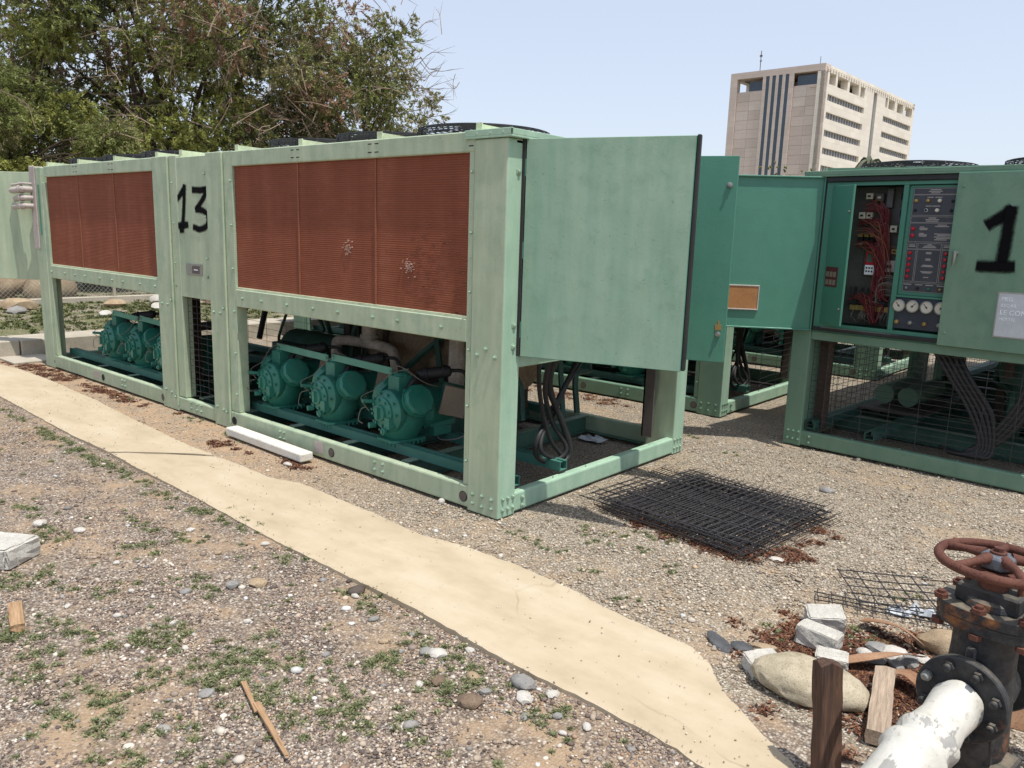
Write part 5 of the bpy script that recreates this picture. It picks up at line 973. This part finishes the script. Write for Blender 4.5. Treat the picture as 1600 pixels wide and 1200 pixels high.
prof = [(.060, 0), (.063, .008), (.060, .02), (.059, .10), (.060, .16), (.064, .175), (.073, .185), (.074, .20), (.067, .215), (.072, .235), (.078, .245), (.077, .265), (.066, .28), (.065, .36), (.065, .9), (.065, 1.6)]
mb.lathe(prof, 32, Q); o = mb.build('white_pipe', M['wpipe'], smooth=50); tag(o, 'thick white painted pipe with chipped joint bolted to the valve flange', 'pipe')
for v in o.data.vertices:
    v.co.x += .0035 * math.sin(v.co.z * 60 + v.co.y * 45); v.co.z += .0030 * math.sin(v.co.x * 80 + v.co.y * 47)
mb = MB(); mb.lathe([(.062, 0), (.062, .3), (.06, .32), (.05, .33)], 24, Matrix.Translation((2.583, -.832, .485)) @ Matrix.Rotation(R(-9), 4, 'Z') @ Y_ @ Matrix.Rotation(math.pi, 4, 'X') @ Matrix.Translation((0, 0, 0))); tag(mb.build('pipe_stub', M['iron'], smooth=40), 'short black capped pipe stub behind the valve', 'pipe')

# ------------------------------------------------------------------ fence, rubble beyond
fx_ = -12.2
fence = empty('chain_link_fence', (fx_, 0, .175), 0, 'chain link fence on a low concrete plinth behind the chillers', 'fence')
M['zinc'] = plain('galvanised_wire', (.42, .41, .38), .5, .3, var=.2); M['zinc'].node_tree.nodes
q = MB(); q.box(-.08, .08, -7, 16, -.2, .10); q.build('plinth', M['kerb'], fence, bevel=.01)
q = MB(); st = .075; y = -7.0
while y < 16:
    for s_ in (-1, 1):
        # zig-zag diagonal wires from bottom to top
        q.tube([(.004 * s_, y, .10), (.004 * s_, y + s_ * 1.95, 2.05)], .0032, 3)
    y += st
q.build('chain_link', M['zinc'], fence, kind='stuff')
for y in (-6, -3, 0, 3, 6, 9, 12, 15): q = MB(); q.cyl((.03, y, 0), (.03, y, 2.12), .03, 10); q.build('fence_post', M['kerb'], fence, smooth=40)
q = MB(); q.cyl((.0, -7, 2.07), (0, 16, 2.07), .022, 8); q.build('top_rail', M['zinc'], fence, smooth=40)
M['log'] = stone_mat('dusty_log_bark', (.15, .105, .065), (.34, .26, .17), 6, .95, .02)
def lump(name, x, y, sx, sy, sz, rz, label, m, cat, seed): o = stone(name, M[m], x, y, sx, sy, sz, rz, label, cat, seed=seed, z=.15); return o
lump('log', -13.6, 1.2, .95, .30, .26, 1.7, 'thick tan log lying behind the chain link fence', 'log', 'log', 81); lump('rock', -13.3, 2.3, .40, .45, .38, .3, 'tan hollowed rock behind the fence, right of the log', 'stonetan', 'rock', 82); lump('rock', -13.9, .0, .5, .4, .3, .3, 'brown rock behind the fence at the picture edge', 'stonebrown', 'rock', 83)
for k, (x, y, s_, c_, lab) in enumerate([(-10.9, 1.0, .13, 'grey', 'round pale grey stone on the grass before the fence'), (-11.5, 1.2, .22, 'tan', 'flat pale stone near the fence foot'), (-11.2, 2.6, .16, 'tan', 'tan stone on the weedy terrace behind the first bay'), (-10.4, 3.0, .14, 'white', 'white stone on the terrace seen through the left bay'), (-11.5, 3.6, .2, 'white', 'pale flat stone near the fence plinth'), (-10.8, 4.2, .15, 'brown', 'brown stone on the terrace seen through the left bay'), (-9.9, 1.9, .1, 'white', 'small white stone on the terrace above the kerb')]):
    stone('stone', M['stone' + c_], x, y, s_ * 1.3, s_, s_ * .55, k, lab, 'stone', seed=k + 90, sub=2, z=.175)
q = MB(); q.box(-12.75, -12.5, 4.1, 4.35, .1, 2.0); tag(q.build('concrete_post', M['kerb'], bevel=.01), 'square pale concrete post behind the fence', 'post')

# ------------------------------------------------------------------ trees
M['bark'] = stone_mat('dark_bark', (.05, .038, .028), (.13, .10, .075), 9, .95, .02)
def leafcloud(name, C, n, ln, wd, mat, parent, palette):
    """C: list of (centre, radius(3), weight, palette index)"""
    V = []; K = []
    for (c, r, w_, pi) in C:
        m = int(n * w_); 
        u = rng.normal(size=(m, 3)); u /= np.linalg.norm(u, axis=1)[:, None]; rad = rng.random(m) ** .45
        # leaves gather on sprays inside the clump
        ns = max(3, m // 22); sp = rng.normal(size=(ns, 3)); sp /= np.linalg.norm(sp, axis=1)[:, None]; sp *= (rng.random(ns) ** .4)[:, None]; j = rng.integers(0, ns, m)
        sd = sp + rng.normal(0, .35, (ns, 3)); sd[:, 2] -= .45; sd /= np.linalg.norm(sd, axis=1)[:, None]; t = rng.uniform(0, 1, m)
        p = np.array(c) + sp[j] * np.array(r) + sd[j] * (t * .38)[:, None] * max(.4, min(r)) + rng.normal(0, .022, (m, 3))
        d = sd[j] + rng.normal(0, .65, (m, 3)); d /= np.linalg.norm(d, axis=1)[:, None]; s_ = np.cross(d, rng.normal(size=(m, 3))); s_ /= np.linalg.norm(s_, axis=1)[:, None]
        l = (ln * rng.uniform(.6, 1.3, m))[:, None]; w2 = (wd * rng.uniform(.6, 1.3, m))[:, None]
        V.append(np.stack([p - d * l * .5, p + s_ * w2 * .5, p + d * l * .5, p - s_ * w2 * .5], 1)); col = np.array(palette[pi])[rng.integers(0, len(palette[pi]), ns)][j] * rng.uniform(.75, 1.25, (m, 1)); K.append(np.repeat(col[:, None], 4, 1))
    V = np.concatenate(V).reshape(-1, 3); K = np.concatenate(K).reshape(-1, 3); F = np.arange(len(V)).reshape(-1, 4)
    return bigmesh(name, V, F, mat, np.clip(K, 0, .6), 'stuff', parent)
PAL = [[(.20, .23, .07), (.255, .28, .09), (.165, .19, .055)], [(.34, .36, .09), (.40, .41, .12), (.28, .30, .08)], [(.10, .115, .042), (.085, .10, .038), (.125, .13, .05)], [(.30, .18, .11), (.36, .23, .15), (.22, .15, .075), (.19, .18, .07)], [(.27, .255, .11), (.33, .30, .15), (.22, .21, .09)]]
def tree(name, base, ctr, spec, nleaf, label, bare=(), seed=1, ln=.085, wd=.026, trunk=.28, twn=500, group=None):
    """base: trunk foot; u axis = across the view; spec: clumps as (u, v, z, r, weight, palette)"""
    rr = random.Random(seed); root = empty(name, base, 0, label, 'tree', group); bx, by = base[0], base[1]
    hd = math.atan2(bx - 2.85, by + 3.24); U = Vector((math.cos(hd), -math.sin(hd), 0)); Vv = Vector((math.sin(hd), math.cos(hd), 0))
    W_ = lambda u, v, z: U * u + Vv * v + Vector((0, 0, z))
    C = [(W_(u, v, z), (r, r, r * .75), w_, p) for u, v, z, r, w_, p in spec]
    leafcloud('crown', C, nleaf, ln, wd, M['leaf'], root, PAL)
    # limbs
    mb = MB(); fork = W_(0, 0, ctr * .35); mb.tube(cr([(0, 0, -.2), W_(.1, .05, ctr * .15), fork], 5), [trunk * (1.25 - .03 * i) for i in range(11)], 10)
    limbs = []; nl = max(5, int(len(C) ** .5))
    for k in range(nl):
        c = C[rr.randrange(len(C))][0]; tip = fork.lerp(c, .8); mid = fork.lerp(c, .4) + Vector((rr.gauss(0, .3), rr.gauss(0, .3), rr.uniform(.0, .6)))
        P = cr([fork, mid, tip], 6); mb.tube(P, [trunk * .55 * (1 - .75 * i / (len(P) - 1)) for i in range(len(P))], 8); limbs += [(p, trunk * .55 * (1 - .75 * i / (len(P) - 1))) for i, p in enumerate(P)]
    mb.build('trunk', M['bark'], root, smooth=60)
    V = []; F = []; K = []; tm = MB()
    for c, r, w_, p in C:
        b, br = min(limbs, key=lambda q: (q[0] - c).length); m = b.lerp(c, .5) + Vector((rr.gauss(0, .2), rr.gauss(0, .2), rr.gauss(.1, .2))); rad = min(.06, br * .6)
        tm.tube(cr([b, m, c], 3), [rad, rad * .9, rad * .8, rad * .7, rad * .6, rad * .5, rad * .4], 4)
        for k in range(max(3, int(twn * w_ / 60))):
            d = Vector((rr.gauss(0, 1), rr.gauss(0, 1), rr.gauss(-.1, .8))).normalized() * r[0] * rr.uniform(.6, 1.25); s_ = c + d * rr.uniform(0, .3); tm.tube(cr([s_, s_ + d * .5 + Vector((rr.gauss(0, .06), rr.gauss(0, .06), rr.gauss(0, .06))), s_ + d], 2), [.008, .007, .005, .004, .003], 3)
    nv = len(tm.v); bigm = tm.build('branches', M['bark'], root, kind='stuff')
    if bare:
        bm_ = MB()
        for (u, v, z, r, n_) in bare:
            for k in range(n_):
                c = W_(u + rr.gauss(0, r), v + rr.gauss(0, r), z + rr.gauss(0, r * .7)); d = W_(rr.gauss(.2 if u > 2 else 0, .6), rr.gauss(0, .5), rr.gauss(.05, .5)).normalized() * rr.uniform(.35, 1.0)
                q_ = Vector((rr.gauss(0, .12), rr.gauss(0, .12), rr.gauss(0, .15))); P = cr([c, c + d * .5 + q_, c + d + Vector((0, 0, -.1))], 3); bm_.tube(P, [.012, .011, .010, .009, .007, .005, .003], 3)
                for j in range(3): s_ = P[2 + j]; e = d * .4 + Vector((rr.gauss(0, .14), rr.gauss(0, .14), rr.gauss(0, .14))); bm_.tube([s_, s_ + e * .6, s_ + e], [.006, .005, .002], 3)
        bm_.build('bare_branches', plain('pale_dead_wood', (.22, .16, .115), .9, var=.4, scale=3), root, kind='stuff')
    return root
rr = random.Random(21); spec = []
def inC(u, z):   # outline of the big crown, metres across the view and above ground
    return (u / 5.2) ** 2 + ((z - 5.3) / 4.3) ** 2 < 1 and not (u < -3.9 and 4.6 < z < 6.0)
def pal(u, z):
    if -1.4 < u < 1.0 and 2.6 < z < 5.2: return rr.choice([1, 1, 1, 0])
    if 1.2 < u < 4.2 and 2.5 < z < 5.8: return rr.choice([3, 0, 4, 2, 4, 0])
    if -2.6 < u < -1.2 and 2.5 < z < 5: return rr.choice([3, 2, 2, 0])
    return rr.choice([0, 0, 2, 1, 4, 1, 0, 3])
while len(spec) < 300:
    u, z = rr.uniform(-5.4, 5.4), rr.triangular(1.6, 9.4, 4.2)
    if not inC(u, z): continue
    if u < -3.7 and z > 5.6: continue
    v = rr.uniform(-1, 1) * 3.6 * math.sqrt(max(.05, 1 - (u / 5.6) ** 2)); r = rr.uniform(.4, .9); spec.append((u, v, z, r, r * 1.5, pal(u, z)))
spec += [(-4.6, 0, 7.9, .3, .3, 0), (4.9, 0, 4.6, .5, .8, 0), (5.3, -.3, 4.0, .35, .5, 2), (4.4, 0, 6.2, .5, .6, 2), (5.0, .1, 5.4, .4, .3, 2)]
tree('shade_tree', (-16.6, 6.9, 0), 5.5, spec, 1150, 'huge spreading shade tree with green and dead brown foliage behind chiller 13', bare=((0, -2, 4.5, 2.4, 190), (2.5, -2, 4.2, 1.3, 130), (4.6, 0, 5.2, .8, 90), (5.2, 0, 6.0, .5, 36), (3.6, 0, 7.0, .9, 40), (-2.5, -1, 4.4, 1.2, 60)), seed=3, twn=520, trunk=.2, ln=.10, wd=.032)
rr = random.Random(5); spec = []
while len(spec) < 80:
    u, z = rr.uniform(-2.8, 2.2), rr.uniform(1.0, 4.4)
    if (u / 2.6) ** 2 + ((z - 2.4) / 1.9) ** 2 > 1: continue
    r = rr.uniform(.3, .6); spec.append((u, rr.uniform(-1.2, 1.2), z, r, r * 1.9, rr.choice([1, 1, 1, 0, 4])))
tree('bright_green_tree', (-15.1, 2.1, 0), 3.0, spec, 2600, 'bright feathery green tree at the left picture edge behind the fence', seed=6, trunk=.12, twn=500, ln=.075, wd=.022)
rr = random.Random(9); spec = []
while len(spec) < 46:
    u, z = rr.uniform(-2.2, 2.2), rr.uniform(1.5, 7.0)
    if (u / 1.5) ** 2 + ((z - 4.0) / 2.9) ** 2 > 1 or (rr.random() < .45 and z > 5.4): continue
    r = rr.uniform(.3, .55); spec.append((u, rr.uniform(-1.2, 1.2), z, r, r * 1.2, rr.choice([4, 4, 1, 0])))
tree('olive_green_tree', (-18.0, 14.9, 0), 4.5, spec, 900, 'smaller olive green tree beyond the right side of the huge tree', bare=((0, 0, 5.5, .7, 50),), seed=8, trunk=.14, ln=.11, wd=.034)
# low dark undergrowth behind the fence
rr = random.Random(2); root = empty('hedge', (-15.2, 4, 0), 0, 'dark tangled undergrowth below the trees behind the fence', 'hedge')
leafcloud('foliage', [((rr.uniform(-1.2, .6), rr.uniform(-9, 11), rr.uniform(.2, 2.1)), (.6, .7, .5), 1.0, rr.choice([2, 2, 3, 0])) for _ in range(150)], 420, .12, .045, M['leaf'], root, PAL)
mb = MB()
for k in range(40): y_ = rr.uniform(-9, 11); x_ = rr.uniform(-1, .6); mb.tube(cr([(x_, y_, -.1), (x_ + rr.gauss(0, .2), y_ + rr.gauss(0, .2), 1.0), (x_ + rr.gauss(0, .4), y_ + rr.gauss(0, .4), 2.1)], 3), .035, 5)
mb.build('stems', M['bark'], root, kind='stuff')

# ------------------------------------------------------------------ office tower far behind
def stonewall(name, c):
    t = NT(name); v = t.obj(); s = t.n('ShaderNodeSeparateXYZ', Vector=v); cb = t.n('ShaderNodeCombineXYZ', X=t.math('ADD', s.outputs[0], s.outputs[1]), Y=s.outputs[2], Z=0.0)
    br = t.t.nodes.new('ShaderNodeTexBrick'); t.t.links.new(cb.outputs[0], br.inputs[0]); br.inputs['Scale'].default_value = 1; br.inputs['Brick Width'].default_value = 3.1; br.inputs['Row Height'].default_value = 1.27; br.inputs['Mortar Size'].default_value = .03; br.offset = .37
    br.inputs['Color1'].default_value = (*[x * .93 for x in c], 1); br.inputs['Color2'].default_value = (*[min(1, x * 1.06) for x in c], 1); br.inputs['Mortar'].default_value = (*[x * .78 for x in c], 1)
    col = t.mix(t.ramp(t.noise(v, .12, 4), [(.35, .0), (.7, .22)]), br.outputs['Color'], tuple(x * .75 for x in c)); return t.fin(col, .8, 0, .3)
M['bstone'] = stonewall('pink_buff_stone_cladding', (.62, .52, .45)); M['bstone2'] = stonewall('pale_cream_stone_cladding', (.76, .70, .60))
M['bglass'] = plain('dark_blue_tinted_glass', (.05, .075, .105), .15, var=.2, scale=.3); M['bglass2'] = plain('grey_window_strip', (.15, .17, .20), .25, var=.2, scale=.3); M['mull'] = plain('pale_mullion', (.42, .40, .38), .5)
Lx, Ly, Hb = 22.2, 63.6, 40.0
T0 = empty('office_tower', (-64.7, 176.4, 0), R(-1.5), 'tall cream stone office tower with dark vertical strips and slit windows', 'building')
def bl(name, m, x0, x1, y0, y1, z0, z1, parent=T0, **k): q = MB(); q.box(x0, x1, y0, y1, z0, z1); return q.build(name, m, parent, **k)
bl('core', M['bstone'], -Lx + 1.6, -1.6, 1.6, Ly - 1.6, 0, 35.4)
# south wall pieces between the four dark strips
edges = [-22.2, -20.4, -14.2]; SX = [(-13.45, -12.6), (-11.95, -11.1), (-10.45, -9.55), (-8.85, -8.0)]
q = MB(); q.box(-22.2, -13.9, .35, 1.6, 0, 35.7); q.box(-7.4, 0, .35, 1.6, 0, 35.9)
q.box(-22.2, -20.5, .0, .35, 0, 38.6); q.box(-.85, 0, .0, .35, 0, 38.6); q.box(-22.2, -20.5, .35, 1.6, 35.7, 38.6); q.box(-.85, 0, .35, 1.6, 35.9, 38.6)
q.box(-14.2, -13.9, .0, .35, 0, 38.6); q.box(-7.4, -6.9, .0, .35, 0, 38.6)
q.box(-22.2, 0, .0, 3.0, 38.6, 40); 
for a, b in ((-13.9, -13.45), (-12.6, -11.95), (-11.1, -10.45), (-9.55, -8.85), (-8.0, -7.4)): q.box(a, b, .0, 1.6, 0, 38.6)
q.build('south_wall', M['bstone'], T0)
pm_ = [M['bstone'], stonewall('pink_buff_stone_darker', (.57, .475, .41)), stonewall('pink_buff_stone_lighter', (.65, .555, .485))]
for mm_ in pm_[1:]: pass
rr = random.Random(17); pmesh = {}
for xa, xb in ((-20.35, -14.3), (-6.8, -.95)):
    for r_ in range(17):
        w2 = (xb - xa) / 2
        for c_ in range(2):
            key = (round(w2, 2), rr.choice([0, 0, 1, 2]))
            if key not in pmesh:
                q = MB(); q.box(.02, w2 - .02, 0, .12, .02, 2.05); o = q.build('cladding_panel', pm_[key[1]], T0); pmesh[key] = o
            else: o = dup(pmesh[key], T0)
            o.location = (xa + c_ * w2, .24, .2 + r_ * 2.08)
for a, b in SX: bl('window_strip', M['bglass'], a, b, .10, .25, 0, 38.6)
bl('louvre_screen', M['bglass'], -18.2, -13.9, 1.61, 1.9, 35.4, 38.0); bl('louvre_screen', M['bglass'], -6.4, -1.1, 1.0, 1.3, 35.9, 38.1)
# east wall with slit windows
q = MB(); rows = [(32.65, 34.05), (28.85, 30.25), (25.1, 26.5), (21.3, 22.7), (17.5, 18.9), (13.7, 15.1), (9.9, 11.3), (6.1, 7.5)]
zc = 0.0; cuts = sorted(rows)
for z0, z1 in cuts + [(36.1, None)]:
    q.box(-1.6, 0, .0 + 1.6 if False else .0, 31.2, zc, z0 if z1 else 36.1) if zc < (z0 if z1 else 36.1) else None
    q.box(-1.6, 0, 33.6, Ly, zc, z0 if z1 else 36.1)
    if z1:
        q.box(-1.6, 0, .0, 2.6, z0, z1); q.box(-1.6, 0, 25.4, 31.2, z0, z1); q.box(-1.6, 0, 33.6, 39.3, z0, z1); q.box(-1.6, 0, 61.9, Ly, z0, z1); zc = z1
for a, b in ((0, 2.7), (6.4, 7.5), (13.6, 14.9), (20.9, 22.0), (24.8, 31.2), (33.6, 39.9), (41.6, 42.4), (47.2, 49.2), (54.1, 55.7), (61.8, Ly)): q.box(-1.6, 0, a, b, 36.1, 38.5)
q.box(-3.2, 0, 3.0, Ly, 38.5, 40); q.box(-Lx, -Lx + 1.6, 1.6, Ly, 0, 35.7); q.box(-Lx, -Lx + 1.6, 3.0, Ly, 38.6, 40); q.box(-Lx, -Lx + 1.6, 8, Ly, 35.7, 38.6); q.box(-Lx, 0, Ly - 1.6, Ly, 38.6, 40); q.build('east_wall', M['bstone2'], T0)
for z0, z1 in rows:
    for a, b in ((2.6, 25.4), (39.3, 61.9)):
        w_ = bl('window', M['bglass2'], -.75, -.6, a, b, z0, z1); qq = MB(); n = 14
        for k in range(1, n): yy = a + (b - a) * k / n; qq.box(-.6, -.35, yy - .12, yy + .12, z0, z1)
        qq.build('mullion', M['mull'], w_, kind='stuff')
bl('window_strip', M['bglass2'], -.8, -.6, 31.2, 33.6, 0, 36.1); bl('louvre_screen', M['bglass'], -1.2, -1.0, 31.2, 33.6, 36.1, 38.5)
for a, b in ((3.5, 6.0), (9, 17), (21.5, 24), (43, 53), (54, 58)): bl('louvre_screen', M['bglass'], -6.4, -6.0, a + 3, b + 3, 35.4, 38.0)
bl('plant_room', M['bstone'], -15, -8, 8, 40, 35.4, 38.3)
q = MB()
for k in range(40): q.box(0, .25, 1 + k * 1.58, 1.7 + k * 1.58, 38.9, 39.4)
q.build('cornice_dentils', M['bstone2'], T0, kind='stuff')
q = MB(); q.box(-3.2, -1.6, .0, Ly, 35.3, 35.4); q.box(-Lx, -3.2, 3.0, Ly - 1.6, 39.0, 39.3); q.build('roof', M['bstone'], T0)
mq = MB(); mq.cyl((-15.6, 1.0, 40), (-15.6, 1.0, 44.5), .10, 6); mq.box(-15.9, -15.3, .9, 1.1, 43.2, 43.6); mq.box(-15.8, -15.3, .9, 1.1, 42.2, 42.4); mq.cyl((-1.6, .8, 40), (-1.6, .8, 41.6), .07, 5); mq.build('roof_mast', M['motor'], T0)
rr = random.Random(12)
root = empty('roadside_bush', (-30.5, 80.5, 0), 0, 'rounded grey-green treetop in front of the office tower', 'tree')
leafcloud('crown', [((rr.gauss(0, 1.1), rr.gauss(0, 1.1), 7.5 + rr.uniform(-2.2, 1.9)), (.8, .8, .6), 1, rr.choice([4, 0])) for _ in range(40)], 120, .30, .13, M['leaf'], root, PAL); q = MB(); q.cyl((0, 0, 0), (0, 0, 7), .25, 8, .12); q.build('trunk', M['bark'], root)
root = empty('palm_tree', (-25.8, 88.5, 0), 0, 'distant palm tree top before the tower beside the fan guard', 'palm'); q = MB()
for k in range(26):
    a = rr.uniform(0, 6.28); l = rr.uniform(1.3, 1.9); e = rr.uniform(-.2, .9); P = cr([(0, 0, 10.3), (math.cos(a) * l * .5, math.sin(a) * l * .5, 10.3 + e * .8), (math.cos(a) * l, math.sin(a) * l, 10.2 + e * .4 - .7)], 3); q.tube(P, [.05, .14, .17, .15, .12, .08, .02], 3)
q.build('fronds', plain('palm_fronds', (.09, .10, .06), .7), root); q = MB(); q.cyl((0, 0, 0), (0, 0, 10.4), .28, 8, .2); q.build('trunk', M['bark'], root)
